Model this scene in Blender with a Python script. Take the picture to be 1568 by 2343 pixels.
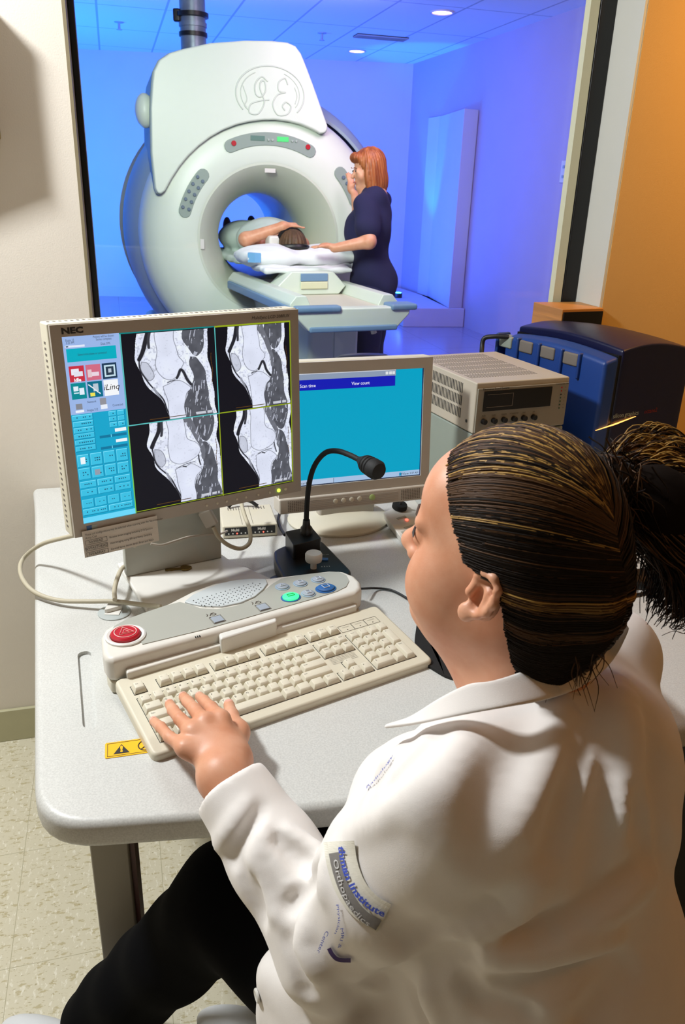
import bpy, bmesh, math, random
import numpy as np
from mathutils import Vector, Matrix
from mathutils.bvhtree import BVHTree
random.seed(7); rng = np.random.default_rng(7)
PI = math.pi
for o in list(bpy.data.objects): bpy.data.objects.remove(o)
SC = bpy.context.scene
COL = SC.collection
def lin(c): return tuple((x/12.92 if x <= .04045 else ((x+.055)/1.055)**2.4) for x in c)
def hx(s): return lin(tuple(int(s[i:i+2], 16)/255 for i in (0, 2, 4)))

# ------------------------------------------------------------------ camera
CW, CH, CF = 1568, 2343, 1800.
PITCH, ROLL = math.radians(22.4), math.radians(-1.9)
CAM = np.array([0, 0, 1.45])
_cp, _sp, _cr, _sr = math.cos(PITCH), math.sin(PITCH), math.cos(ROLL), math.sin(ROLL)
_X = np.array([1, 0, 0.]); _Z = np.array([0, _cp, -_sp]); _Y = np.cross(_Z, _X)
CM = np.array([_cr*_X+_sr*_Y, -_sr*_X+_cr*_Y, _Z])
cd = bpy.data.cameras.new('camera'); cam = bpy.data.objects.new('camera', cd); COL.objects.link(cam)
cd.sensor_fit = 'VERTICAL'; cd.sensor_height = 36; cd.lens = 36*CF/CH; cd.clip_start = .05; cd.clip_end = 60
cam.matrix_world = Matrix([[CM[0][i], -CM[1][i], -CM[2][i], CAM[i]] for i in range(3)]+[[0, 0, 0, 1]])
SC.camera = cam
cd.dof.use_dof = True; cd.dof.focus_distance = 1.35; cd.dof.aperture_fstop = 16
# ------------------------------------------------------------------ view, world, lights
SC.view_settings.view_transform = 'Standard'; SC.view_settings.look = 'None'
SC.view_settings.exposure = 0.0; SC.view_settings.gamma = 1; SC.view_settings.use_curve_mapping = False
wd = bpy.data.worlds.new('world'); SC.world = wd; wd.use_nodes = True
wd.node_tree.nodes['Background'].inputs[0].default_value = (.5, .48, .45, 1)
wd.node_tree.nodes['Background'].inputs[1].default_value = .035
def light(name, kind, loc, target, col, power, size=.5, size_y=None, spread=None, spot=None, blend=.5):
    l = bpy.data.lights.new(name, kind); l.color = col; l.energy = power
    if kind == 'AREA':
        l.size = size
        if size_y: l.shape = 'RECTANGLE'; l.size_y = size_y
        if spread: l.spread = math.radians(spread)
    else:
        l.shadow_soft_size = size
    if kind == 'SPOT': l.spot_size = math.radians(spot or 60); l.spot_blend = blend
    o = bpy.data.objects.new(name, l); COL.objects.link(o); o.location = loc
    o.rotation_euler = (Vector(target)-Vector(loc)).to_track_quat('-Z', 'Y').to_euler()
    return o
TH = math.radians(16)                       # both rooms share this turn
U = np.array([math.cos(TH), math.sin(TH), 0]); V = np.array([-math.sin(TH), math.cos(TH), 0]); Zv = np.array([0, 0, 1.])
def W3(a, b, z, o=(0, 0, 0)): return np.array(o)+a*U+b*V+z*Zv
# control room: a cool ceiling fixture up to the left, warm lamps behind right
light('ceiling_fixture_light', 'AREA', (-1.3, 1.15, 2.45), (.1, .9, .8), (.95, .98, 1), 52, .2, .2)
light('ceiling_fixture_light', 'AREA', (-.3, 1.55, 2.65), (-.1, 1.2, .7), (.95, .98, 1), 6, .5, .5)
light('warm_lamp_light', 'AREA', (1.45, 1.75, 2.65), (1.15, 2.35, 1.75), (1, .50, .09), 7.5, .3, .3, spread=90)
light('warm_lamp_light', 'AREA', (2.0, .25, 2.65), (.5, .7, .8), (1, .38, .07), 5.2, .4, .4)
# scanner room
light('scan_room_spot', 'AREA', (-.75, 2.75, 2.3), (-.45, 5.4, 1.15), (.92, 1, .88), 35, .6, .6, spread=120)
light('blue_wash_light', 'AREA', (-3.6, 8.2, .15), (-3.3, 9.6, 3.0), (.02, .32, 1), 170, 1.2, .3)
light('blue_wash_light', 'AREA', (-.6, 9.6, .15), (-.2, 10.6, 2.2), (.04, .10, 1), 90, 2.5, .3)
light('blue_wash_light', 'AREA', (-1.2, 7.5, 2.85), (-1.2, 9.6, .6), (.15, .15, 1), 105, 3.0, .8)
light('blue_up_light', 'SPOT', (.62, 10.1, .30), (.78, 10.35, 2.4), (.0, .40, 1), 150, .03, spot=40)
light('blue_fill_light', 'AREA', (.6, 4.6, 2.8), (2.0, 7.5, .8), (1, .70, .92), 58, 1.2, 1.2)

# ------------------------------------------------------------------ pixel helpers (turn a photo pixel into a point at a real height / depth)
def ray(x, y): return CM.T@np.array([(x-CW/2)/CF, (y-CH/2)/CF, 1])
def bz(x, y, z): d = ray(x, y); return CAM+d*(z-CAM[2])/d[2]
def by(x, y, Y): d = ray(x, y); return CAM+d*(Y-CAM[1])/d[1]
def bd(x, y, D): return CAM+ray(x, y)*D
def bp(x, y, p0, n): d = ray(x, y); return CAM+d*((np.asarray(p0)-CAM)@n)/(d@n)

# ------------------------------------------------------------------ materials
MATS = {}
def mat(name, col, rough=.5, metal=0, spec=.5, noise=0, nscale=40, ncol=None, bump=0, bscale=200, emit=None, estr=1, sss=0, coat=0, stretch=None, sheen=0):
    if name in MATS: return MATS[name]
    m = bpy.data.materials.new(name); m.use_nodes = True; nt = m.node_tree; b = nt.nodes['Principled BSDF']
    b.inputs['Base Color'].default_value = (*col, 1); b.inputs['Roughness'].default_value = rough
    b.inputs['Metallic'].default_value = metal; b.inputs['Specular IOR Level'].default_value = spec
    b.inputs['Coat Weight'].default_value = coat; b.inputs['Sheen Weight'].default_value = sheen
    if sss:
        b.inputs['Subsurface Weight'].default_value = sss; b.inputs['Subsurface Scale'].default_value = .012
        b.inputs['Subsurface Radius'].default_value = (1, .35, .2)
    if emit: b.inputs['Emission Color'].default_value = (*emit, 1); b.inputs['Emission Strength'].default_value = estr
    tc = nt.nodes.new('ShaderNodeTexCoord'); mp = nt.nodes.new('ShaderNodeMapping')
    nt.links.new(tc.outputs['Object'], mp.inputs[0])
    if stretch: mp.inputs['Scale'].default_value = stretch
    n = nt.nodes.new('ShaderNodeTexNoise'); n.inputs['Scale'].default_value = nscale; n.inputs['Detail'].default_value = 4
    nt.links.new(mp.outputs[0], n.inputs['Vector'])
    cr = nt.nodes.new('ShaderNodeValToRGB'); cr.color_ramp.elements[0].position = .35; cr.color_ramp.elements[1].position = .65
    a = max(noise, .015)
    c2 = ncol or tuple(x*(1-a) for x in col)
    cr.color_ramp.elements[0].color = (*c2, 1); cr.color_ramp.elements[1].color = (*col, 1)
    nt.links.new(n.outputs[0], cr.inputs[0]); nt.links.new(cr.outputs[0], b.inputs['Base Color'])
    if bump:
        n2 = nt.nodes.new('ShaderNodeTexNoise'); n2.inputs['Scale'].default_value = bscale; n2.inputs['Detail'].default_value = 3
        nt.links.new(mp.outputs[0], n2.inputs['Vector'])
        bm_ = nt.nodes.new('ShaderNodeBump'); bm_.inputs['Strength'].default_value = bump; bm_.inputs['Distance'].default_value = .002
        nt.links.new(n2.outputs[0], bm_.inputs['Height']); nt.links.new(bm_.outputs[0], b.inputs['Normal'])
    MATS[name] = m; return m
M_wall = mat('painted_wall', hx('e4dccf'), .85, noise=.03, nscale=3, bump=.15, bscale=300)
M_wallwarmlit = mat('wall_warm_light', hx('c9a468'), .85, noise=.03, nscale=3, bump=.15, bscale=300)  # same wall right of the window, warm lamp light put into its colour
M_wallgrey = mat('painted_reveal', hx('c9c9c0'), .8, noise=.02, nscale=5, bump=.1)
M_base = mat('baseboard_vinyl', hx('b9b593'), .5, noise=.03)
M_scanwall = mat('scan_room_paint', hx('c8c6d6'), .8, noise=.03, nscale=4, bump=.1, bscale=60)
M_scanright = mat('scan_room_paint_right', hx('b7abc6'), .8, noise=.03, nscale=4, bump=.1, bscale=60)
M_cream = mat('cream_trim', hx('d6d5b4'), .6)
M_revealshade = mat('reveal_shade', hx('8c8064'), .6)  # left window reveal, its shade put into the colour
M_blackfr = mat('black_frame', hx('0c0e10'), .4)
M_desk = mat('desk_laminate', hx('c9c9c4'), .42, noise=.16, nscale=420, bump=.08, bscale=400)
M_deskgrey = mat('desk_leg_paint', hx('8f887a'), .5)
M_deskdark = mat('desk_bracket_paint', hx('6b6553'), .45)
M_beige = mat('beige_plastic', hx('cfc8b3'), .5, bump=.1, bscale=900)
M_key = mat('key_plastic', hx('d3ccb8'), .5, bump=.08, bscale=900)
M_keyleg = mat('key_legend', hx('6a6558'), .6)
M_bezel = mat('bezel_plastic', hx('aaa296'), .5, bump=.08, bscale=900)
M_bezel2 = mat('bezel_light_plastic', hx('bdb6aa'), .5, bump=.08, bscale=900)
M_shellw = mat('light_shell_plastic', hx('d0cab6'), .5)
M_white = mat('white_plastic', hx('d8d6cf'), .4)
M_cons = mat('console_body_plastic', hx('d4d0c6'), .42)
M_consgrey = mat('console_grey_panel', hx('a5a59b'), .4)
M_consblue = mat('console_speaker_panel', hx('bcc2c2'), .42)
M_black = mat('black_plastic', hx('0b0b0c'), .38)
M_rubber = mat('black_rubber', hx('0a0a0a'), .7, bump=.2, bscale=500)
M_dark = mat('dark_hole', hx('1a1a18'), .8)
M_red = mat('red_button', hx('b01525'), .35)
M_btn = mat('grey_button', hx('98a0aa'), .4)
M_bluebtn = mat('blue_button', hx('2f5f9a'), .35)
M_green = mat('green_lit', hx('20d060'), .4, emit=(.05, 1, .25), estr=1.6)
M_led = mat('red_led', hx('ff2010'), .4, emit=(1, .08, .05), estr=4)
M_ledy = mat('lime_led', hx('a0ff20'), .4, emit=(.5, 1, .05), estr=3)
M_cable = mat('grey_cable', hx('b1a993'), .55)
M_cableb = mat('black_cable', hx('101012'), .5)
M_paper = mat('paper', hx('cfc8bc'), .8)
M_ink = mat('ink', hx('2b2926'), .8)
M_inkgrey = mat('grey_ink', hx('6e675f'), .8)
M_yellow = mat('yellow_sticker', hx('f0b400'), .45)
M_brass = mat('brass', hx('7a6535'), .4, metal=.8)
M_chrome = mat('metal', hx('b8b8b8'), .3, metal=1)
M_navy = mat('navy_plastic', hx('143a7e'), .45, bump=.1, bscale=600)
M_navyd = mat('dark_navy_plastic', hx('0a0e34'), .35, bump=.1, bscale=600)
M_wood = mat('wood_veneer', hx('c98a42'), .45, noise=.25, nscale=6, stretch=(1, 1, 18))
M_amp = mat('amplifier_metal', hx('b5ac9a'), .5)
M_ampf = mat('amplifier_face', hx('8a8577'), .5)
M_ampl = mat('lower_unit_metal', hx('8b9488'), .5)
M_coat = mat('coat_cotton', hx('e6e1dc'), .85, noise=.02, bump=.12, bscale=1400, sheen=.2)
M_trous = mat('black_trouser_cloth', (.0012, .0013, .0022), .95, spec=.1)
M_skin = mat('skin', hx('d39c7d'), .48, noise=.14, nscale=26, ncol=hx('c98a68'), sss=.12, bump=.06, bscale=500)
M_nail = mat('nail', hx('e6a695'), .25)
M_shoe = mat('shoe_white', hx('d9dcdf'), .5)
M_navyt = mat('navy_stitch', hx('3b4fb4'), .8)
M_greyt = mat('grey_stitch', hx('77736f'), .8)
M_mri = mat('scanner_shell_white', hx('d6dfd2'), .4)
M_mrig = mat('scanner_shell_grey', hx('93a6b6'), .45)
M_mril = mat('scanner_line_grey', hx('a3b0a8'), .5)
M_mripan = mat('scanner_panel_grey', hx('8e9c94'), .4)
M_mrib = mat('table_bumper_blue', hx('6f8fb0'), .5)
M_scrub = mat('navy_scrubs', hx('151740'), .9, noise=.1, nscale=8)
M_hairr = mat('auburn_hair', hx('a5602c'), .5, noise=.5, nscale=14, ncol=hx('7a3a14'), stretch=(3, 3, .5), bump=.5, bscale=90)
M_hairp = mat('patient_hair', hx('5b4026'), .6, noise=.4, nscale=30, bump=.5, bscale=90)
M_linen = mat('white_linen', hx('e3e6e6'), .9, noise=.04, nscale=20, bump=.2, bscale=60)
M_gown = mat('pale_gown', hx('c2d2cc'), .9, noise=.06, nscale=20)
M_lblue = mat('light_blue_cloth', hx('6fa8d8'), .8)
M_metald = mat('quench_pipe_metal', hx('8c99a5'), .4, metal=.4, noise=.3, nscale=12)

# ------------------------------------------------------------------ object helpers
def link(name, me, m=None, parent=None, loc=None, smooth=True, bevel=0, seg=2, mats=None):
    o = bpy.data.objects.new(name, me); COL.objects.link(o)
    for x in (mats or [m]): me.materials.append(x)
    if smooth: me.polygons.foreach_set('use_smooth', [True]*len(me.polygons))
    if parent is not None: o.parent = parent
    if loc is not None: o.location = loc
    if bevel:
        b = o.modifiers.new('bevel', 'BEVEL'); b.width = bevel; b.segments = seg; b.limit_method = 'ANGLE'; b.angle_limit = math.radians(35)
        b.harden_normals = False
        s = o.modifiers.new('wn', 'WEIGHTED_NORMAL'); s.keep_sharp = False
    return o
def thing(name, label, cat, loc=(0, 0, 0), R=None, group=None):
    o = bpy.data.objects.new(name, None); COL.objects.link(o); o.empty_display_size = .05
    if R is None: o.location = loc
    else:
        o.matrix_world = Matrix([[R[0][i], R[1][i], R[2][i], loc[i]] for i in range(3)]+[[0, 0, 0, 1]])
    o['label'] = label; o['category'] = cat
    if group: o['group'] = group
    return o
def tag(o, label, cat, group=None):
    o['label'] = label; o['category'] = cat
    if group: o['group'] = group
    return o
def struct(o): o['kind'] = 'structure'; return o
class MB:
    def __init__(s): s.v = []; s.f = []; s.mi = []
    def add(s, vs, fs, mi=0):
        n = len(s.v); s.v += [tuple(map(float, p)) for p in vs]; s.f += [tuple(i+n for i in f) for f in fs]; s.mi += [mi]*len(fs); return s
    def box(s, lo, hi, mi=0, A=None, o=(0, 0, 0)):
        P = [(x, y, z) for z in (lo[2], hi[2]) for y in (lo[1], hi[1]) for x in (lo[0], hi[0])]
        if A is not None: P = [np.array(o)+p[0]*np.array(A[0])+p[1]*np.array(A[1])+p[2]*np.array(A[2]) for p in P]
        return s.add(P, [(0, 2, 3, 1), (4, 5, 7, 6), (0, 1, 5, 4), (2, 6, 7, 3), (0, 4, 6, 2), (1, 3, 7, 5)], mi)
    def prism(s, poly, z0, z1, mi=0, A=None, o=(0, 0, 0)):
        n = len(poly); a = sum(poly[i][0]*poly[(i+1) % n][1]-poly[(i+1) % n][0]*poly[i][1] for i in range(n))
        if a < 0: poly = poly[::-1]
        P = [(p[0], p[1], z0) for p in poly]+[(p[0], p[1], z1) for p in poly]
        if A is not None: P = [np.array(o)+p[0]*np.array(A[0])+p[1]*np.array(A[1])+p[2]*np.array(A[2]) for p in P]
        return s.add(P, [tuple(range(n))[::-1], tuple(range(n, 2*n))]+[(i, (i+1) % n, n+(i+1) % n, n+i) for i in range(n)], mi)
    def tube(s, pts, r, n=8, mi=0, cap=True):
        pts = [np.array(p, float) for p in pts]; R = r if hasattr(r, '__len__') else [r]*len(pts)
        t0 = pts[1]-pts[0]; up = np.array([0, 0, 1.]) if abs(t0[2]) < .9*np.linalg.norm(t0) else np.array([1., 0, 0])
        vs = []; 
        for i, p in enumerate(pts):
            t = pts[min(i+1, len(pts)-1)]-pts[max(i-1, 0)]; t /= np.linalg.norm(t)+1e-12
            up = up-t*(up@t); up /= np.linalg.norm(up)+1e-12; w = np.cross(t, up)
            for k in range(n):
                a = 2*PI*k/n; vs.append(p+R[i]*(math.cos(a)*up+math.sin(a)*w))
        m = len(pts); fs = [(i*n+k, i*n+(k+1) % n, (i+1)*n+(k+1) % n, (i+1)*n+k) for i in range(m-1) for k in range(n)]
        if cap: fs += [tuple(range(n))[::-1], tuple(range((m-1)*n, m*n))]
        return s.add(vs, fs, mi)
    def lathe(s, prof, n=32, mi=0, A=None, o=(0, 0, 0), cap=True, arc=None):
        A = A if A is not None else np.eye(3); vs = []
        for (r, z) in prof:
            for k in range(n):
                a = 2*PI*k/n; vs.append(np.array(o)+r*math.cos(a)*np.array(A[0])+r*math.sin(a)*np.array(A[1])+z*np.array(A[2]))
        m = len(prof); fs = [(i*n+k, i*n+(k+1) % n, (i+1)*n+(k+1) % n, (i+1)*n+k) for i in range(m-1) for k in range(n)]
        if cap:
            if prof[0][0] > 1e-6: fs.append(tuple(range(n))[::-1])
            if prof[-1][0] > 1e-6: fs.append(tuple(range((m-1)*n, m*n)))
        return s.add(vs, fs, mi)
    def mesh(s, name):
        me = bpy.data.meshes.new(name); me.from_pydata(s.v, [], s.f)
        if any(s.mi): me.polygons.foreach_set('material_index', s.mi)
        me.update(); return me
    def build(s, name, m=None, parent=None, smooth=True, bevel=0, seg=2, mats=None, loc=None):
        me = s.mesh(name); o = link(name, me, m, parent, loc, smooth, bevel, seg, mats)
        if smooth and not bevel:
            try: me.set_sharp_from_angle(angle=math.radians(40))
            except Exception: pass
        return o
def spline(pts, n=12):
    P = [np.array(p, float) for p in pts]; P = [2*P[0]-P[1]]+P+[2*P[-1]-P[-2]]; out = []
    for i in range(1, len(P)-2):
        for k in range(n):
            t = k/n; out.append(.5*((2*P[i])+(-P[i-1]+P[i+1])*t+(2*P[i-1]-5*P[i]+4*P[i+1]-P[i+2])*t*t+(-P[i-1]+3*P[i]-3*P[i+1]+P[i+2])*t**3))
    out.append(P[-2]); return out
def cable(name, pts, r, m, label, cat='cable', parent=None, n=10):
    o = MB().tube(spline(pts, 10), r, n).build(name, m, parent)
    if parent is None: tag(o, label, cat)
    return o
TXT = {}
def text_geo(s, size, bold=0, align='CENTER', shear=0, ext=0):
    k = (s, size, bold, align, shear, ext)
    if k in TXT: return TXT[k]
    c = bpy.data.curves.new('t', 'FONT'); c.body = s; c.size = size; c.align_x = align; c.align_y = 'CENTER'; c.offset = bold; c.shear = shear; c.resolution_u = 2; c.extrude = ext
    o = bpy.data.objects.new('t', c); COL.objects.link(o); bpy.context.view_layer.update()
    me = bpy.data.meshes.new_from_object(o.evaluated_get(bpy.context.evaluated_depsgraph_get()))
    g = ([tuple(v.co) for v in me.vertices], [tuple(p.vertices) for p in me.polygons])
    bpy.data.objects.remove(o); bpy.data.curves.remove(c); bpy.data.meshes.remove(me)
    TXT[k] = g; return g
def add_text(mb, s, size, o, ax, ay, mi=0, bold=0, align='CENTER', shear=0, sx=1):
    v, f = text_geo(s, size, bold, align, shear)
    o = np.array(o); ax = np.array(ax); ay = np.array(ay)
    mb.add([o+p[0]*sx*ax+p[1]*ay for p in v], f, mi); return mb
def grid_plane(mb, o, ax, ay, w, h, mi=0):
    o = np.array(o, float); ax = np.array(ax); ay = np.array(ay)
    return mb.add([o, o+w*ax, o+w*ax+h*ay, o+h*ay], [(0, 1, 2, 3)], mi)

# ------------------------------------------------------------------ smooth solid modelling: distance fields meshed by surface nets
def _n(v): return v/np.linalg.norm(v)
class Solid:
    def __init__(s): s.it = []; s.disp = None
    def cone(s, a, b, ra, rb=None, k=.01, op='u'):
        a = np.array(a, np.float32); b = np.array(b, np.float32); rb = ra if rb is None else rb; ba = b-a; L = float(ba@ba)+1e-12
        def f(P):
            h = np.clip(((P-a)@ba)/L, 0, 1); return np.linalg.norm(P-a-h[..., None]*ba, axis=-1)-(ra+(rb-ra)*h)
        s.it.append((f, k, op)); return s
    def ell(s, c, r, R=None, k=.01, op='u'):
        c = np.array(c, np.float32); r = np.array(r, np.float32); R = np.eye(3, dtype=np.float32) if R is None else np.array(R, np.float32)
        def f(P):
            q = (P-c)@R.T; k0 = np.linalg.norm(q/r, axis=-1); k1 = np.linalg.norm(q/(r*r), axis=-1); return k0*(k0-1)/(k1+1e-9)
        s.it.append((f, k, op)); return s
    def box(s, c, h, R=None, rad=.0, k=.01, op='u'):
        c = np.array(c, np.float32); h = np.array(h, np.float32)-rad; R = np.eye(3, dtype=np.float32) if R is None else np.array(R, np.float32)
        def f(P):
            q = np.abs((P-c)@R.T)-h; return np.linalg.norm(np.maximum(q, 0), axis=-1)+np.minimum(q.max(-1), 0)-rad
        s.it.append((f, k, op)); return s
    def plane(s, p, n, k=.003, op='s'):      # removes the side the normal points to
        p = np.array(p, np.float32); n = _n(np.array(n, np.float32))
        s.it.append((lambda P: -((P-p)@n), k, op)); return s
    def path(s, pts, rs, k=.01, op='u'):
        for i in range(len(pts)-1): s.cone(pts[i], pts[i+1], rs[i], rs[i+1], k, op)
        return s
    def ev(s, P, items=None):
        d = np.full(P.shape[:-1], 10., np.float32)
        for f, k, op in (items if items is not None else s.it):
            g = f(P)
            if op == 'u': h = np.maximum(k-np.abs(d-g), 0)/k; d = np.minimum(d, g)-h*h*k*.25
            else: g = -g; h = np.maximum(k-np.abs(d-g), 0)/k; d = np.maximum(d, g)+h*h*k*.25
        if s.disp is not None: d = d-s.disp(P)
        return d
    def mesh(s, name, lo, hi, res, B=24, pad=.012):
        lo = np.array(lo, float); n = np.ceil((np.array(hi)-lo)/res).astype(int)
        VI = []; VP = []; Q = []; S = (n+4).astype(np.int64)
        gid = lambda i, j, k: (i.astype(np.int64)*S[1]+j)*S[2]+k
        for bi in range(0, n[0], B):
            for bj in range(0, n[1], B):
                for bk in range(0, n[2], B):
                    c = lo+res*(np.array([bi, bj, bk])+B/2); rad = res*B/2*1.75+2*res
                    cc = c[None].astype(np.float32)
                    ds = [float(f(cc)[0]) for f, k, op in s.it]
                    it = [x for x, d in zip(s.it, ds) if d < (rad*1.3+x[1]+pad)]
                    if not any(x[2] == 'u' for x in it): continue
                    ix = [np.arange(b-1, b+B+1) for b in (bi, bj, bk)]
                    G = np.stack(np.meshgrid(*ix, indexing='ij'), -1)
                    P = (lo+res*G).astype(np.float32)
                    d = s.ev(P, it); ins = d < 0
                    if ins.all() or not ins.any(): continue
                    m = B+1
                    cs = ins[:-1, :-1, :-1].astype(np.int8)*0; acc = np.zeros((m, m, m, 3), np.float32); cnt = np.zeros((m, m, m), np.float32)
                    sl = lambda o: tuple(slice(x, x+m) for x in o)
                    for ax in range(3):
                        for u in (0, 1):
                            for v in (0, 1):
                                o0 = [0, 0, 0]; a1, a2 = [(1, 2), (0, 2), (0, 1)][ax]; o0[a1] = u; o0[a2] = v; o1 = list(o0); o1[ax] = 1
                                d0 = d[sl(o0)]; d1 = d[sl(o1)]; cr = (d0 < 0) != (d1 < 0)
                                t = np.where(cr, d0/(d0-d1+1e-12*np.where(cr, 0, 1)), 0)
                                pos = [o0[0]+0*t, o0[1]+0*t, o0[2]+0*t]; pos[ax] = pos[ax]+t
                                for q in range(3): acc[..., q] += np.where(cr, pos[q], 0)
                                cnt += cr
                    ok = cnt > 0; I = np.argwhere(ok)
                    pos = acc[ok]/cnt[ok][:, None]+I
                    gi = I+np.array([bi-1, bj-1, bk-1])
                    VI.append(gid(gi[:, 0]+1, gi[:, 1]+1, gi[:, 2]+1)); VP.append(lo+res*(pos+np.array([bi-1, bj-1, bk-1])))
                    for ax in range(3):
                        a1, a2 = [(1, 2), (2, 0), (0, 1)][ax]
                        o1 = [1, 1, 1]; e1 = list(o1); e1[ax] = 2
                        s0 = tuple(slice(1, 1+B) for _ in range(3)); s1 = [slice(1, 1+B)]*3; s1[ax] = slice(2, 2+B)
                        i0 = ins[s0]; i1 = ins[tuple(s1)] if True else None
                        E = np.argwhere(i0 != i1)
                        if not len(E): continue
                        fl = i0[tuple(E.T)]
                        g = E+np.array([bi, bj, bk])+1
                        def off(p, q):
                            h = g.copy(); h[:, a1] -= p; h[:, a2] -= q; return gid(h[:, 0], h[:, 1], h[:, 2])
                        q4 = np.stack([off(1, 1), off(0, 1), off(0, 0), off(1, 0)], 1)
                        q4[~fl] = q4[~fl][:, ::-1]; Q.append(q4)
        VI = np.concatenate(VI); VP = np.concatenate(VP); Q = np.concatenate(Q)
        ids, first = np.unique(VI, return_index=True); X = VP[first]
        F = np.searchsorted(ids, Q); F = np.clip(F, 0, len(ids)-1); good = (ids[F] == Q).all(1); F = F[good]
        me = bpy.data.meshes.new(name); me.vertices.add(len(X)); me.vertices.foreach_set('co', X.astype(np.float32).ravel())
        me.loops.add(len(F)*4); me.loops.foreach_set('vertex_index', F.ravel().astype(np.int32))
        me.polygons.add(len(F)); me.polygons.foreach_set('loop_start', np.arange(0, len(F)*4, 4, dtype=np.int32))
        try: me.polygons.foreach_set('loop_total', np.full(len(F), 4, dtype=np.int32))
        except Exception: pass
        me.update(calc_edges=True); me.validate()
        return me
def smooth_mesh(me, it=2, f=.5):
    bm = bmesh.new(); bm.from_mesh(me)
    for _ in range(it): bmesh.ops.smooth_vert(bm, verts=bm.verts, factor=f, use_axis_x=True, use_axis_y=True, use_axis_z=True)
    bm.to_mesh(me); bm.free(); return me
def bvh_of(me):
    return BVHTree.FromPolygons([v.co.copy() for v in me.vertices], [tuple(p.vertices) for p in me.polygons])
def hit(tree, x, y, off=.002):
    r = ray(x, y); r = r/np.linalg.norm(r); h = tree.ray_cast(Vector(CAM), Vector(r))
    if h[0] is None: return None, None
    n = h[1]; 
    if n.dot(Vector(r)) > 0: n = -n
    return np.array(h[0]+n*off), np.array(n)
# ================================================================== THE SETTING
def tile_mat(name, col, tw, th, groove, gcol, rough=.6, speck=None, sscale=60):
    m = bpy.data.materials.new(name); m.use_nodes = True; nt = m.node_tree; b = nt.nodes['Principled BSDF']; b.inputs['Roughness'].default_value = rough
    tc = nt.nodes.new('ShaderNodeTexCoord'); br = nt.nodes.new('ShaderNodeTexBrick'); br.offset = 0; br.squash = 1
    nt.links.new(tc.outputs['Object'], br.inputs['Vector'])
    br.inputs['Scale'].default_value = 1; br.inputs['Brick Width'].default_value = tw; br.inputs['Row Height'].default_value = th
    br.inputs['Mortar Size'].default_value = groove; br.inputs['Mortar Smooth'].default_value = .3
    br.inputs['Mortar'].default_value = (*gcol, 1)
    out = None
    if speck:
        # elongated flecks of two tints over the base
        cur = None
        for i, (c, thr, sc, st) in enumerate(speck):
            mp = nt.nodes.new('ShaderNodeMapping'); mp.inputs['Scale'].default_value = st; mp.inputs['Rotation'].default_value = (0, 0, .5+i*1.3)
            nt.links.new(tc.outputs['Object'], mp.inputs[0])
            n = nt.nodes.new('ShaderNodeTexNoise'); n.inputs['Scale'].default_value = sc; n.inputs['Detail'].default_value = 3; n.inputs['Roughness'].default_value = .65
            nt.links.new(mp.outputs[0], n.inputs['Vector'])
            r = nt.nodes.new('ShaderNodeValToRGB'); r.color_ramp.elements[0].position = thr; r.color_ramp.elements[1].position = thr+.06
            nt.links.new(n.outputs[0], r.inputs[0])
            mx = nt.nodes.new('ShaderNodeMix'); mx.data_type = 'RGBA'
            nt.links.new(r.outputs[0], mx.inputs[0])
            if cur is None: mx.inputs[6].default_value = (*col, 1)
            else: nt.links.new(cur, mx.inputs[6])
            mx.inputs[7].default_value = (*c, 1); cur = mx.outputs[2]
        nt.links.new(cur, br.inputs['Color1']); nt.links.new(cur, br.inputs['Color2'])
    else:
        br.inputs['Color1'].default_value = (*col, 1); br.inputs['Color2'].default_value = (*(x*.985 for x in col), 1)
    nt.links.new(br.outputs['Color'], b.inputs['Base Color']); return m
M_vct = tile_mat('speckled_vinyl_tile', hx('d2cbb2'), .305, .305, .0009, hx('b0a98c'), .38,
                 speck=[(hx('b9ae8a'), .56, 42, (1, 2.4, 1)), (hx('e2ddca'), .58, 55, (2.3, 1, 1)), (hx('94865a'), .635, 75, (1, 2.8, 1))])
M_scanfloor = tile_mat('scan_room_floor', hx('9c9ab2'), .61, .61, .004, hx('85839c'), .22)
M_tileceil = tile_mat('ceiling_tile', hx('dcdee2'), .61, 1.22, .012, hx('a9adb4'), .8)
RZ = Matrix.Rotation(TH, 4, 'Z')
def slab(name, a0, a1, b0, b1, z0, z1, m):
    o = MB().box((a0, b0, z0), (a1, b1, z1)).build(name, m, smooth=False); o.matrix_world = RZ; return struct(o)
AL, AR, BB = -1.75, 2.35, -2.6
slab('floor', AL-.1, AR+.1, BB-.1, 2.035, -.1, 0, M_vct)
slab('ceiling', AL-.1, AR+.1, BB-.1, 2.035, 2.75, 2.85, mat('control_ceiling_tile', hx('9a9488'), .85))
slab('wall_left', AL-.1, AL, BB, 1.96, 0, 2.75, M_wall)
M_wallback = mat('back_wall_paint', hx('8a7350'), .9)
slab('wall_right', AR, AR+.1, BB, 1.96, 0, 2.75, M_wallback)
slab('wall_back', AL-.1, AR+.1, BB-.1, BB, 0, 2.75, M_wallback)
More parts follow.
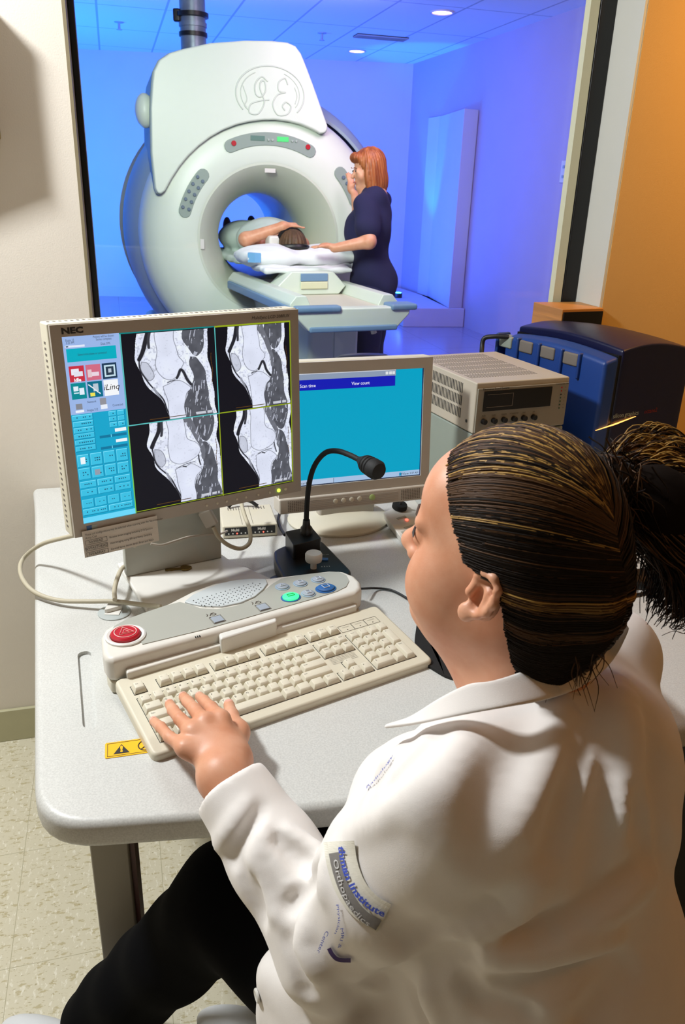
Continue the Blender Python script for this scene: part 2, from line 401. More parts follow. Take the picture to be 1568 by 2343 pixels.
# window wall: plaster around the opening, one object
WL, WR, WS, WT, B0, B1 = -.067, 1.291, .84, 2.3, 1.96, 2.11
w = MB()
w.box((AL-.1, B0, 0), (WL, B1, 2.75)).box((WL, B0, 0), (WR, B1, WS)).box((WL, B0, WT), (WR, B1, 2.75))
o = w.build('wall_front', M_wall, smooth=False); o.matrix_world = RZ; struct(o)
o = MB().box((WR, B0, 0), (AR+.1, B1, 2.75)).build('wall_front_right', M_wallwarmlit, smooth=False); o.matrix_world = RZ; o.name = 'wall_front'; struct(o)
o = MB().box((WR-.008, B0+.002, WS), (WR+.001, B1, WT)).box((WL, B0+.002, WS-.001), (WR, B1, WS+.008)).build('trim_1', M_wallgrey, smooth=False); o.matrix_world = RZ; struct(o)
o = MB().box((WL-.001, B0-.002, WS), (WL+.006, B1, WT)).build('trim_2', M_revealshade, smooth=False); o.matrix_world = RZ; struct(o)
win = thing('window_1', 'large black framed observation window into the blue scanner room', 'window'); win.matrix_world = RZ
del win['label'], win['category']; win['kind'] = 'structure'
g = MB()
g.box((WL+.006, 2.085, WS), (WL+.020, 2.15, WT)).box((WR-.054, 2.085, WS), (WR-.008, 2.15, WT)).box((WL, 2.085, WS+.008), (WR, 2.15, WS+.045)).box((WL, 2.085, WT-.05), (WR, 2.15, WT))
g.build('window_frame', M_blackfr, win, smooth=False, bevel=.003)
MB().box((WR-.082, 2.088, WS+.05), (WR-.056, 2.114, WT-.05)).build('outer_casing', M_cream, win, smooth=False)
pm = bpy.data.materials.new('window_glass'); pm.use_nodes = True; nt = pm.node_tree
for nn in list(nt.nodes):
    if nn.type != 'OUTPUT_MATERIAL': nt.nodes.remove(nn)
tr = nt.nodes.new('ShaderNodeBsdfTransparent'); gl = nt.nodes.new('ShaderNodeBsdfGlossy'); fr = nt.nodes.new('ShaderNodeFresnel'); mx = nt.nodes.new('ShaderNodeMixShader')
tr.inputs[0].default_value = (.97, .98, .98, 1); gl.inputs['Roughness'].default_value = .01; fr.inputs['IOR'].default_value = 1.35
nt.links.new(fr.outputs[0], mx.inputs[0]); nt.links.new(tr.outputs[0], mx.inputs[1]); nt.links.new(gl.outputs[0], mx.inputs[2])
nt.links.new(mx.outputs[0], [n for n in nt.nodes if n.type == 'OUTPUT_MATERIAL'][0].inputs[0])
MB().box((WL+.012, 2.115, WS+.04), (WR-.05, 2.121, WT-.04)).build('window_pane', pm, win, smooth=False)
w = MB(); w.box((AL, B0-.012, 0), (AR, B0-.0005, .1))
o = w.build('baseboard_front', M_base, smooth=False, bevel=.002); o.matrix_world = RZ; struct(o)
o = MB().box((AL+.0005, BB, 0), (AL+.012, B0-.013, .1)).build('baseboard_left', M_base, smooth=False); o.matrix_world = RZ; struct(o)

# scanner room shell
def wallseg(name, p, q, z0, z1, t, m):
    p = np.array(p); q = np.array(q); d = _n(q-p); nn = np.array([-d[1], d[0]])*t
    return struct(MB().prism([tuple(p), tuple(q), tuple(q+nn), tuple(p+nn)], z0, z1).build(name, m, smooth=False))
CZ = 2.9
P_BR = (.70, 11.19); P_BL = (-5.2, 10.75); P_RF = (3.36, 3.03); P_LF = tuple(W3(-3.6, 2.15, 0)[:2])
wallseg('wall_scan_back', P_BR, P_BL, 0, CZ, -.1, M_scanwall)
wallseg('wall_scan_right', P_RF, P_BR, 0, CZ, -.1, M_scanright)
wallseg('wall_scan_left', P_BL, P_LF, 0, CZ, -.1, M_scanwall)
pl = [P_LF, tuple(W3(4.1, 2.035, 0)[:2]), (3.9, 3.2), (.9, 11.5), (-5.4, 11.0)]
pl[0] = tuple(W3(-3.7, 2.035, 0)[:2])
Rm = np.array(RZ.to_3x3())
loc = [tuple((Rm.T@np.array([p[0], p[1], 0]))[:2]) for p in pl]
o = MB().prism(loc, -.1, 0).build('floor_scan_room', M_scanfloor, smooth=False); o.matrix_world = RZ; struct(o)
o = MB().prism(loc, CZ, CZ+.1).build('ceiling_scan_room', M_tileceil, smooth=False); o.matrix_world = RZ; struct(o)
slab('wall_scan_front', -3.7, WL-.0, 2.112, 2.2, 0, CZ, M_scanwall)
slab('wall_scan_front', WR, 4.1, 2.112, 2.2, 0, CZ, M_scanwall)
slab('wall_scan_front', WL, WR, 2.112, 2.2, 0, WS-.02, M_scanwall)
slab('wall_scan_front', WL, WR, 2.112, 2.2, WT, CZ, M_scanwall)
# baseboard at the back of the scanner room
o = MB().box((0, -.015, 0), (5.85, -.001, .12)).build('baseboard_back', M_scanwall, smooth=False)
dv = _n(np.array(P_BR)-np.array(P_BL)); o.matrix_world = Matrix([[dv[0], -dv[1], 0, P_BL[0]], [dv[1], dv[0], 0, P_BL[1]], [0, 0, 1, 0], [0, 0, 0, 1]]); struct(o)
# plinth and pillar against the right wall
rwx = lambda y: P_BR[0]+(P_BR[1]-y)*.3262
pf0 = bz(922, 748, 0); pf1 = bz(1040, 748, 0)
MBp = MB().prism([tuple(pf0[:2]), (rwx(pf1[1])-.01, pf1[1]+.0), (.68, 11.1), (.12, 11.07)], 0, .21)
tag(MBp.build('plinth', M_scanwall, smooth=False, bevel=.006), 'low wide plinth on the scanner room floor under the tall wall pillar', 'plinth')
a = by(1028, 690, 9.24); b = by(1066, 688, 9.32); c = by(966, 655, 10.6); zt = by(1050, 249, 9.3)[2]
b[0] = min(b[0], rwx(b[1])-.01); dd = np.array([rwx(10.6)-.012, 10.6])
tag(MB().prism([tuple(a[:2]), tuple(b[:2]), tuple(dd), tuple(c[:2])], .2102, zt).build('pillar', M_scanwall, smooth=False, bevel=.004), 'tall boxed pillar standing on the plinth beside the blue floor light', 'pillar')
lt = thing('floor_uplight', 'small blue uplight shining up the corner beside the tall pillar', 'lamp', (.60, 10.05, .2102))
MB().lathe([(.05, 0), (.05, .05), (.042, .055)], 20).build('lamp_body', M_blackfr, lt)
MB().lathe([(.038, .056), (.038, .062)], 20).build('lens', mat('blue_lens', (.1, .5, 1), .3, emit=(.05, .5, 1), estr=12), lt)
# ceiling items
for i, (x, y, lab) in enumerate([(1012, 27, 'round recessed ceiling light nearest the window, glowing warm white'), (817, 116, 'round recessed ceiling light farther back, behind the dark air vent')]):
    p = bz(x, y, CZ); t = thing('ceiling_light', lab, 'ceiling light', (p[0], p[1], CZ), group='recessed lights over the scanner')
    MB().lathe([(.085, -.001), (.105, -.001), (.105, -.012), (.09, -.012), (.085, -.006)], 28, cap=False).build('trim_ring', M_scanwall, t)
    MB().lathe([(.0005, -.004), (.086, -.004)], 28, cap=False).build('bulb', mat('warm_bulb', (1, .7, .5), .4, emit=(1, .62, .42), estr=9), t)
p = bz(872, 84, CZ); q = bz(815, 88, CZ); r = bz(930, 84, CZ); L = np.linalg.norm(r-q)
t = thing('ceiling_vent', 'dark slotted air vent in the tiled ceiling of the scanner room', 'vent', (p[0], p[1], CZ), R=(U, V, Zv))
MB().box((-L/2, -.09, -.006), (L/2, .09, -.001)).build('backing', M_dark, t, smooth=False)
for k in range(5): MB().box((-L/2, -.085+.04*k, -.018), (L/2, -.078+.04*k, -.006)).build('slat', M_mrig, t, smooth=False)
for x, y, lab in [(272, 60, 'small ceiling sprinkler head left of the grey pipe'), (737, 85, 'small ceiling sprinkler head right of the grey pipe, beside the vent')]:
    p = bz(x, y-10, CZ); t = thing('sprinkler', lab, 'sprinkler', (p[0], p[1], CZ), group='ceiling sprinklers')
    MB().lathe([(.045, 0), (.045, -.006), (.012, -.01), (.012, -.06), (.028, -.064), (.028, -.07), (.001, -.072)], 16).build('sprinkler_head', M_mrig, t)
p0 = by(440, 15, 6.45); z1 = by(440, 112, 6.45)[2]
t = thing('quench_pipe', 'thick grey metal pipe running from the scanner top up through the ceiling', 'pipe', (p0[0], 6.45, 0))
MB().lathe([(.09, 2.085), (.09, CZ-.002)], 28).build('pipe', M_metald, t)
for k, (zz, rr) in enumerate([(z1+.07, .10), (z1+.13, .098), (z1+.19, .112)]): MB().lathe([(rr-.02, zz), (rr, zz+.004), (rr, zz+.03), (rr-.02, zz+.034)], 28).build('clamp', M_blackfr if k != 1 else M_metald, t)
MB().box((-.13, -.05, z1+.16), (-.08, .0, z1+.24)).build('valve', M_blackfr, t, bevel=.01)
# wall outlet on the scanner room right wall
d_ = _n(np.array([P_BR[0]-P_RF[0], P_BR[1]-P_RF[1], 0])); nrm = np.array([-d_[1], d_[0], 0.])
p = bp(1292, 393, np.array([P_RF[0], P_RF[1], 0]), nrm)
t = thing('wall_plate', 'small white switch plate on the scanner room wall beside the window edge', 'switch plate', p+nrm*.002, R=(-d_, nrm, Zv))
MB().box((-.05, 0, -.09), (.05, .008, .09)).build('plate', M_white, t, bevel=.003)
for zz in (-.04, .04): MB().box((-.015, .008, zz-.012), (.015, .014, zz+.012)).build('toggle', M_mrig, t, bevel=.002)

# ================================================================== THE SCANNER
OS = np.array([-.6, 5.55, 0.]); SZ = 1.11
sc = thing('mri_scanner', 'huge white and blue-grey scanner with round bore in the blue room', 'scanner', OS, R=(U, V, Zv))
XA = (np.array([1, 0, 0]), np.array([0, 0, 1]), np.array([0, 1, 0]))     # lathe about the bore axis
cz = (.05, 0, SZ)
MB().lathe([(.475, -.012), (.5, -.02), (.62, -.012), (.72, .012), (.79, .06), (.825, .13), (.84, .22), (.845, .34)], 96, A=XA, o=cz, cap=False).build('front_housing', M_mri, sc)
MB().lathe([(.285, .52), (.288, .42), (.305, .30), (.345, .17), (.39, .08), (.435, .01), (.462, -.014), (.476, -.014)], 96, A=XA, o=cz, cap=False).build('bore_flare', mat('flare_plastic', hx('c9d0c0'), .4), sc)
MB().lathe([(.285, .5), (.285, 1.72), (.30, 1.75), (.45, 1.78), (.8, 1.74), (.95, 1.6)], 80, A=XA, o=cz, cap=False).build('bore_liner', mat('bore_plastic', hx('c0ccd0'), .35), sc)
MB().lathe([(.842, .24), (.86, .235), (.90, .30), (.945, .42), (.965, .62), (.97, 1.1), (.95, 1.6)], 96, A=XA, o=(.09, 0, SZ), cap=False).build('rear_shell', M_mrig, sc)
MB().box((-.75, .35, 0), (.9, 1.5, .45)).build('pedestal_base', M_mri, sc, bevel=.06, seg=4)
cov = [(-.662, .888), (-.650, .95), (-.615, 1.01), (-.55, 1.052), (-.466, 1.079), (-.309, 1.119), (-.096, 1.147), (.066, 1.156), (.165, 1.154), (.215, 1.138), (.250, 1.10), (.290, 1.02), (.345, .90), (.429, .706), (.428, .680), (.411, .662), (.38, .658), (.33, .680), (.255, .705), (.178, .718), (.09, .724), (.008, .719), (-.08, .705), (-.16, .684), (-.245, .650), (-.326, .606), (-.40, .553), (-.465, .495), (-.52, .435), (-.575, .36), (-.62, .287), (-.645, .268), (-.668, .272), (-.680, .302), (-.69, .5), (-.68, .75)]
m_ = MB().prism([(x, z) for x, z in cov], -.50, .035, A=(np.array([1, 0, 0]), np.array([0, 0, 1]), np.array([0, -1, 0])), o=(0, 0, SZ))
m_.build('top_cover', M_mri, sc, bevel=.022, seg=4)
def grow(poly, g):
    c = np.mean(poly, 0); return [tuple(c+(np.array(p)-c)*g) for p in poly]
m_ = MB().prism(grow(cov[:17], 1.012)+grow(cov, 1.012)[17:], -.9, .012, A=(np.array([1, 0, 0]), np.array([0, 0, 1]), np.array([0, -1, 0])), o=(0, 0, SZ))
m_.build('cover_seam', M_mril, sc, bevel=.01)
m_ = Solid().ell((-.71, .12, SZ+.745), (.06, .08, .10))
link('side_bulge', m_.mesh('side_bulge', (-.8, 0, SZ+.6), (-.6, .3, SZ+.9), .01), M_mri, sc)
def face_panel(name, pts, m, b=-.022, th=.012, bev=.004, parent=sc):
    return MB().prism(pts, b, b-th*-1 if False else b+th, A=(np.array([1, 0, 0]), np.array([0, 0, 1]), np.array([0, 1, 0])), o=(0, 0, SZ)).build(name, m, parent, bevel=bev)
def arc_pts(r0, r1, a0, a1, n=14, cx=.05):
    A = [math.radians(a0+(a1-a0)*i/n) for i in range(n+1)]
    e = lambda a, r: (cx+r*math.cos(a), r*math.sin(a)); rm = (r0+r1)/2; h = (r1-r0)/2; out = [e(a, r1) for a in A]
    for k in range(1, 6):
        t = PI*k/6; out.append((cx+(rm+h*math.cos(t))*math.cos(A[-1])-h*math.sin(t)*math.sin(A[-1])*(1 if a1 > a0 else -1), (rm+h*math.cos(t))*math.sin(A[-1])+h*math.sin(t)*math.cos(A[-1])*(1 if a1 > a0 else -1)))
    out += [e(a, r0) for a in A[::-1]]
    for k in range(1, 6):
        t = PI*k/6; out.append((cx+(rm-h*math.cos(t))*math.cos(A[0])+h*math.sin(t)*math.sin(A[0])*(1 if a1 > a0 else -1), (rm-h*math.cos(t))*math.sin(A[0])-h*math.sin(t)*math.cos(A[0])*(1 if a1 > a0 else -1)))
    return out
def sc_disc(name, x, z, r, m, parent, b=-.03, th=.012):
    return MB().lathe([(r, b+th), (r, b+.002), (r-.002, b), (.0005, b)], 14, A=(np.array([1, 0, 0]), np.array([0, 0, 1]), np.array([0, 1, 0])), o=(x, 0, SZ+z)).build(name, m, parent)
tp = face_panel('display_panel', arc_pts(.575, .652, 64, 114), M_mripan)
for x, z in ((-.178, .578), (.303, .576)): sc_disc('stop_button', x, z, .016, M_red, tp)
def seg_box(name, x0, x1, z0, z1, m, parent, b=-.026):
    return MB().box((x0, b, SZ+z0), (x1, b+.006, SZ+z1)).build(name, m, parent)
seg_box('digit_display', -.07, .02, .600, .628, mat('display_teal', hx('5c7d72'), .4), tp)
seg_box('digit_display', .10, .175, .600, .628, mat('display_green', hx('3fae5a'), .4, emit=(.1, .8, .25), estr=.5), tp)
for x in (.045, .07, .2, .225): sc_disc('indicator', x, .607, .008, M_mril, tp)
lp = face_panel('side_control_panel', arc_pts(.535, .615, 138, 163), M_mripan)
rp = face_panel('side_control_panel', arc_pts(.60, .68, 24, 42), M_mripan)
for k in range(5):
    for j in range(2):
        a = math.radians(141+k*5); rr = .555+.04*j; sc_disc('control_button', .05+rr*math.cos(a), rr*math.sin(a), .011, mat('panel_button', hx('5f6f80'), .4), lp)
for k in range(4):
    a = math.radians(27+k*4); sc_disc('control_button', .05+.64*math.cos(a), .64*math.sin(a), .012, MATS['panel_button'], rp)
seg_box('laser_port', .02, .09, .415, .44, M_white, sc, -.02); seg_box('laser_port', -.41, -.385, -.06, 0, M_white, sc, -.02)
sc_disc('laser_port', .43, -.06, .02, M_mripan, sc, -.02)
# emblem: ring with a flowing two-letter script in relief
em = MB(); ec = np.array([.055, -.037, SZ+.865]); s_ = .155
def etube(pts, r=.0045):
    em.tube(spline([ec+np.array([x*s_, 0, z*s_]) for x, z in pts], 8), r, 6)
etube([(1.42*math.cos(t)*.98, 1.0*math.sin(t)) for t in np.linspace(math.radians(-37), math.radians(217), 30)])
etube([(1.2*math.cos(t), .86*math.sin(t)) for t in np.linspace(math.radians(120), math.radians(217), 12)], .003)
etube([(1.2*math.cos(t), .86*math.sin(t)) for t in np.linspace(math.radians(62), math.radians(-30), 12)], .003)
etube([(-.1, .45), (-.35, .6), (-.6, .35), (-.6, .0), (-.4, -.12), (-.2, .1), (-.22, .42), (-.36, .45), (-.42, .2), (-.25, -.3), (-.5, -.72), (-.85, -.7), (-.8, -.4), (-.4, -.25), (-.05, -.2)])
etube([(.72, .38), (.6, .6), (.35, .45), (.35, .15), (.62, .1), (.3, .0), (.1, -.35), (.3, -.72), (.7, -.68), (.85, -.4), (.65, -.25), (.5, -.4), (.6, -.55)])
etube([(-1.1, .25), (-.95, -.2), (-1.05, -.45), (-.9, -.6)], .003)
etube([(1.0, .3), (1.1, .0), (1.02, -.3)], .003)
em.build('relief_emblem', mat('emblem_relief', hx('cad3c7'), .45), sc)
MB().tube([(.93, .9, SZ+.15), (1.03, .88, SZ+.16), (1.08, .86, SZ+.2)], .03, 10).tube([(1.02, .88, SZ+.08), (1.03, .88, SZ+.19)], .035, 10).build('side_knob', M_deskdark, sc)
MB().box((-.86, -.1, 0), (-.56, .35, .42)).build('foot_cover', M_mrig, sc, bevel=.08, seg=5)
# inside the bore: a receiver stand, two dark pads
q = by(604, 500, 6.9)
t = thing('coil_stand', 'pale box on a curved base standing inside the scanner bore', 'coil', (q[0], q[1], .93), R=(U, V, Zv))
MB().prism([(-.055, 0), (.055, 0), (.045, .17), (-.042, .17)], -.05, .05, A=(np.array([1, 0, 0]), np.array([0, 0, 1]), np.array([0, 1, 0])), o=(.01, 0, .08)).build('stand_head', mat('coil_plastic', hx('b7c3b4'), .5), t, bevel=.008)
MB().tube([(.16*math.cos(a), 0, .11*math.sin(a)) for a in np.linspace(0, PI, 16)], .024, 10).build('arch', M_mri, t)
for x, y, sx, lab in [(520, 520, .035, 'larger dark oval pad at the left inside the bore'), (575, 505, .03, 'smaller dark oval pad inside the bore beside the pale stand')]:
    q = by(x, y, 6.75); t_ = Solid().ell((0, 0, 0), (sx, .05, .08 if x == 520 else .04))
    o = link('foam_pad', t_.mesh('foam_pad', (-.1, -.1, -.12), (.1, .1, .12), .008), M_blackfr); o.location = q; tag(o, lab, 'pad')

# ================================================================== PATIENT TABLE
E0 = OS+.27*U-1.27*V; E1 = OS+.07*U+.25*V; TV = _n(E1-E0); TV[2] = 0; TU = np.array([TV[1], -TV[0], 0])
tb = thing('patient_table', 'white wheeled patient table with blue-grey edges running into the scanner bore', 'table', (E0[0], E0[1], 0), R=(TU, TV, Zv))
MB().box((-.27, .0, .775), (.27, 1.45, .84)).build('tabletop', mat('table_tray', hx('cfcbb8'), .45), tb, bevel=.012)
def rail(s):
    pr = [(.20*s, .84), (.23*s, .90), (.29*s, .90), (.325*s, .86), (.325*s, .80), (.27*s, .79)]
    mm = MB().prism(pr, .08, 1.35, A=(np.array([1, 0, 0]), np.array([0, 0, 1]), np.array([0, 1, 0])))
    mm.build('side_rail', M_mri, tb, bevel=.006)
    MB().box((min(.322*s, .345*s), -.01, .80), (max(.322*s, .345*s), 1.3, .85)).build('edge_bumper', M_mrib, tb, bevel=.008)
rail(-1); rail(1)
MB().prism([(-.34, .85), (-.34, .81), (-.26, .73), (.26, .73), (.34, .81), (.34, .85)], -.05, .03, A=(np.array([1, 0, 0]), np.array([0, 0, 1]), np.array([0, 1, 0]))).build('end_panel', M_mri, tb, bevel=.01)
MB().box((-.26, -.065, .725), (.26, .0, .755)).build('end_bumper', M_mrib, tb, bevel=.008)
MB().box((-.34, -.065, .83), (-.08, .0, .865)).build('corner_bumper', M_mrib, tb, bevel=.012)
MB().box((.22, -.065, .83), (.38, .06, .865)).build('corner_bumper', M_mrib, tb, bevel=.012)
MB().prism([(-.13, .30), (.19, .30), (.19, 1.25), (-.13, 1.25)], .03, .74).build('pedestal', mat('pedestal_plastic', hx('c6d3c6'), .45), tb, bevel=.03, seg=3)
MB().box((.028, .297, .05), (.032, .301, .7)).build('pedestal_seam', M_mril, tb)
MB().tube([(.20, .25, .72), (.24, .22, .69), (.25, .22, .66)], .018, 8).build('release_lever', M_cream, tb)
MB().box((-.15, .62, .02), (-.12, 1.5, .72)).build('side_panel', M_mri, tb, bevel=.01)
# removable cradle end with a blue-grey grip
cr_ = thing('head_cradle', 'white plastic cradle end with blue-grey grip on the table before the pillow', 'cradle', E0+TV*.62+np.array([0, 0, .841]), R=(TU, TV, Zv))
MB().prism([(-.19, 0), (.17, 0), (.215, .05), (.13, .135), (-.14, .135), (-.23, .05)], -.04, .12, A=(np.array([1, 0, 0]), np.array([0, 0, 1]), np.array([0, 1, 0]))).build('cradle_body', M_mri, cr_, bevel=.008)
MB().box((-.085, -.05, .08), (.09, -.04, .125)).build('grip_recess', M_mrib, cr_, bevel=.004)
MB().box((-.085, -.052, .035), (.09, -.042, .078)).build('grip', M_cream, cr_, bevel=.008)
def soft(name, prims, lo, hi, res, m, label, cat, disp=None, loc=None, R=None, parent=None):
    s = Solid(); prims(s); s.disp = disp
    o = link(name, s.mesh(name, lo, hi, res), m, parent)
    if loc is not None: o.matrix_world = Matrix([[R[0][i], R[1][i], R[2][i], loc[i]] for i in range(3)]+[[0, 0, 0, 1]])
    if label: tag(o, label, cat)
    return o
TR_ = (TU, TV, Zv)
def fs(s): s.box((0, 0, .02), (.29, .16, .016), rad=.014).box((.24, .0, .035), (.09, .05, .014), rad=.012, k=.02).box((-.2, .0, .03), (.1, .1, .014), rad=.012, k=.02)
soft('folded_sheet', fs, (-.4, -.25, -.02), (.4, .25, .09), .008, M_linen, 'folded white sheet lying under the pillow on the patient table', 'sheet', lambda P: .004*np.sin(P[..., 0]*40)*np.sin(P[..., 1]*31), E0+TV*.80+np.array([.0, 0, .955]), TR_)
PLC = E0+TV*.93+np.array([0, 0, 1.035])+TU*.01
def pf(s): s.ell((-.17, 0, 0), (.21, .19, .075), k=.05).ell((.17, 0, 0), (.21, .19, .075), k=.05).box((0, 0, 0), (.37, .17, .022), rad=.02, k=.05).ell((.0, 0.02, .09), (.10, .12, .06), k=.04, op='s')
soft('pillow', pf, (-.45, -.25, -.12), (.45, .25, .12), .008, M_linen, 'soft white pillow beneath the head of the lying patient', 'pillow', lambda P: .004*np.sin(P[..., 0]*37+3*np.sin(P[..., 1]*9))*np.cos(P[..., 1]*25), PLC, TR_)
MB().prism([(-.365, -.16), (-.33, -.19), (-.29, -.185), (-.345, -.12)], -.02, .035).build('pillow_hem', M_lblue).matrix_world = bpy.data.objects['pillow'].matrix_world.copy()
bpy.data.objects['pillow_hem'].parent = bpy.data.objects['pillow']; bpy.data.objects['pillow_hem'].matrix_world = bpy.data.objects['pillow'].matrix_world.copy()

# patient, lying head toward the camera
PM = E0+TV*.98+np.array([.0, 0, 1.105])+TU*.0
pt = thing('person', 'patient lying on back on the scanner table, head strapped, arm over forehead', 'person', PM, R=TR_)
s = Solid(); s.ell((0, 0, 0), (.075, .10, .085)).ell((0, .06, .03), (.055, .06, .06), k=.02).cone((0, .09, -.01), (0, .2, -.02), .055, .06, k=.02)
s.ell((0, .42, -.03), (.19, .26, .11), k=.04).ell((0, .85, -.02), (.17, .28, .10), k=.05)
s.cone((-.17, .27, .0), (-.27, .12, .02), .05, .045, k=.03).cone((-.27, .12, .02), (-.05, .03, .105), .042, .03, k=.02).cone((-.05, .03, .105), (.03, .03, .11), .026, .02, k=.02)
for k in range(4): s.cone((.02, .01+.016*k, .11), (.085, .0+.02*k, .10), .009, .007, k=.008)
s.cone((.17, .27, -.02), (.24, .55, -.05), .05, .04, k=.03)
link('body', s.mesh('body', (-.4, -.15, -.2), (.4, 1.2, .25), .008), M_skin, pt)
s = Solid(); s.ell((.0, -.02, .0), (.086, .105, .092)).ell((.0, -.01, -.04), (.08, .09, .07), k=.03); s.ell((0, .11, .05), (.075, .09, .08), k=.01, op='s')
s.disp = lambda P: .003*np.sin(np.arctan2(P[..., 0], P[..., 1])*28)
link('hair', s.mesh('hair', (-.15, -.2, -.15), (.15, .15, .15), .006), M_hairp, pt)
s = Solid(); s.ell((0, .47, -.0), (.225, .27, .14), k=.05).ell((0, .95, -.02), (.22, .35, .12), k=.06).box((-.02, .8, -.13), (.26, .52, .02), rad=.015, k=.04)
s.ell((0, .18, .0), (.12, .1, .2), k=.03, op='s')
s.disp = lambda P: .006*np.sin(P[..., 0]*22+P[..., 1]*15)*np.cos(P[..., 1]*24)
link('gown', s.mesh('gown', (-.35, .05, -.2), (.35, 1.4, .2), .01), M_gown, pt)
MB().tube([(.093*math.cos(a), .012, .0+.096*math.sin(a)*.98) for a in np.linspace(0, 2*PI, 30)], .012, 6).build('head_strap', M_blackfr, pt)
MB().tube(spline([(-.26, .03, -.035), (-.15, -.03, -.02), (-.07, -.10, -.010), (0, -.122, -.005), (.06, -.10, -.010), (.095, -.03, -.02)], 6), .017, 8).build('strap_tail', M_blackfr, pt)
MB().box((-.15, .0, -.02), (-.075, .10, .05)).build('ear_pad', M_white, pt, bevel=.015)
# ================================================================== TECHNOLOGIST standing beside the table
TY = 5.22
tq = lambda x, y, dy=0: by(x, y, TY+dy)
tn = thing('person', 'standing technologist in navy scrubs with auburn hair, one hand on scanner panel', 'person', (tq(860, 640)[0], TY, 0))
ti = -np.array(tn.location)
tq2 = lambda x, y, dy=0: tq(x, y, dy)+ti
hc = tq2(842, 388)
fw = _n(np.array([-.93, -.28, -.15])); lf = _n(np.cross([0, 0, 1.], fw)); upv = np.cross(fw, lf)
RH = np.array([fw, lf, upv])
hl = lambda x, y, z: hc+x*fw+y*lf+z*upv
s = Solid()
s.ell(hl(-.01, 0, .03), (.09, .073, .083), RH).ell(hl(.03, 0, -.04), (.055, .052, .068), RH, k=.02).ell(hl(.065, 0, -.09), (.022, .022, .02), RH, k=.02)
s.cone(hl(.083, 0, .0), hl(.102, 0, -.03), .009, .012, k=.01).ell(hl(.08, 0, -.06), (.016, .022, .008), RH, k=.008)
for e in (1, -1): s.ell(hl(.085, .03*e, .0), (.012, .016, .01), RH, k=.01, op='s').ell(hl(.074, .03*e, .0), (.014, .014, .012), RH, k=.004).ell(hl(.05, .035*e, -.03), (.03, .025, .03), RH, k=.02)
nk = tq2(858, 440)
s.cone(hl(-.02, 0, -.07), nk, .05, .055, k=.03)
sh1 = tq2(838, 470, -.12); sh2 = tq2(872, 462, .16); wa = tq2(845, 560, .0); hp = tq2(855, 655, .02)
s.ell((nk+wa)/2+np.array([0, 0, -.03]), (.12, .15, .24), k=.05).ell(hp, (.14, .17, .15), k=.06)
el1 = tq2(845, 553, -.26); wr1 = tq2(765, 568, -.25); s.cone(sh1, el1, .052, .042, k=.03).cone(el1, wr1, .040, .026, k=.02)
pm1 = tq2(748, 562, -.24); s.ell(pm1, (.045, .03, .018), k=.015)
for k in range(4): s.cone(pm1+np.array([-.02, .022-.015*k, 0]), pm1+np.array([-.095+.006*k, .026-.02*k, -.014]), .0085, .0075, k=.006)
s.cone(pm1+np.array([.0, -.02, 0]), pm1+np.array([-.045, -.045, -.005]), .010, .008, k=.008)
el2 = tq2(820, 492, .25); wr2 = tq2(812, 445, .32); s.cone(sh2, el2, .05, .042, k=.03).cone(el2, wr2, .038, .026, k=.02)
pm2 = tq2(803, 428, .33); s.ell(pm2, (.025, .018, .042), k=.015)
for k in range(4): s.cone(pm2+np.array([-.012+.01*k, 0, .02]), pm2+np.array([-.032+.014*k, .01, .085-.008*abs(k-1)]), .0085, .007, k=.006)
s.cone(pm2+np.array([.01, -.01, 0]), pm2+np.array([.035, -.02, .04]), .010, .008, k=.008)
kn = tq2(850, 760, .06); kn2 = tq2(838, 770, -.10)
for kk, hh in ((kn, .10), (kn2, -.09)):
    ft = np.array([kk[0]+.02, kk[1], .08]); s.cone(hp+np.array([0, hh, -.08]), kk, .085, .06, k=.05).cone(kk, ft, .06, .04, k=.03).ell(ft+np.array([-.06, 0, -.04]), (.12, .045, .04), k=.02)
link('body', s.mesh('body', (-.75, -.5, -.02), (.5, .6, 1.75), .0085), M_skin, tn)
# face details
for e in (1, -1):
    MB().lathe([(.0005, .0072), (.003, .0068), (.0055, .004), (.0065, 0)], 12, A=(lf, upv, fw), o=hl(.083, .03*e, .001)).build('eye', M_blackfr, tn)
    MB().tube([hl(.093, .018*e, .018), hl(.094, .03*e, .022), hl(.084, .044*e, .017)], .0025, 6).build('eyebrow', M_hairr, tn)
MB().tube([hl(.092, -.018, -.061), hl(.097, 0, -.06), hl(.092, .018, -.061)], .0035, 6).build('lips', mat('lip', hx('b0605a'), .4), tn)
s = Solid()
s.ell(hl(-.02, 0, .035), (.098, .086, .092), RH).ell(hl(-.045, 0, -.06), (.075, .088, .11), RH, k=.03)
s.ell(hl(.0, .078, -.055), (.05, .022, .115), RH, k=.02).ell(hl(.0, -.078, -.055), (.05, .022, .115), RH, k=.02)
s.ell(hl(.09, 0, -.05), (.075, .062, .115), RH, k=.015, op='s')
s.ell(hl(.072, 0, .075), (.03, .055, .03), RH, k=.02)
s.disp = lambda P: .003*np.sin(np.arctan2((P-hc)@lf, (P-hc)@fw)*34)
link('hair', s.mesh('hair', tuple(hc-.22), tuple(hc+.2), .006), M_hairr, tn)
s = Solid()
s.ell((nk+wa)/2+np.array([0, 0, -.05]), (.125, .17, .25), k=.05).ell(hp+np.array([-.015, 0, .06]), (.135, .17, .18), k=.06)
s.cone(nk+np.array([0, -.08, -.035]), nk+np.array([0, .1, -.035]), .068, .068, k=.04)
s.ell(tq2(818, 530), (.085, .12, .10), k=.06).ell(tq2(878, 655), (.085, .13, .12), k=.06)
s.cone(sh1, sh1+(el1-sh1)*.62, .075, .078, k=.03).cone(sh2, sh2+(el2-sh2)*.7, .07, .072, k=.03)
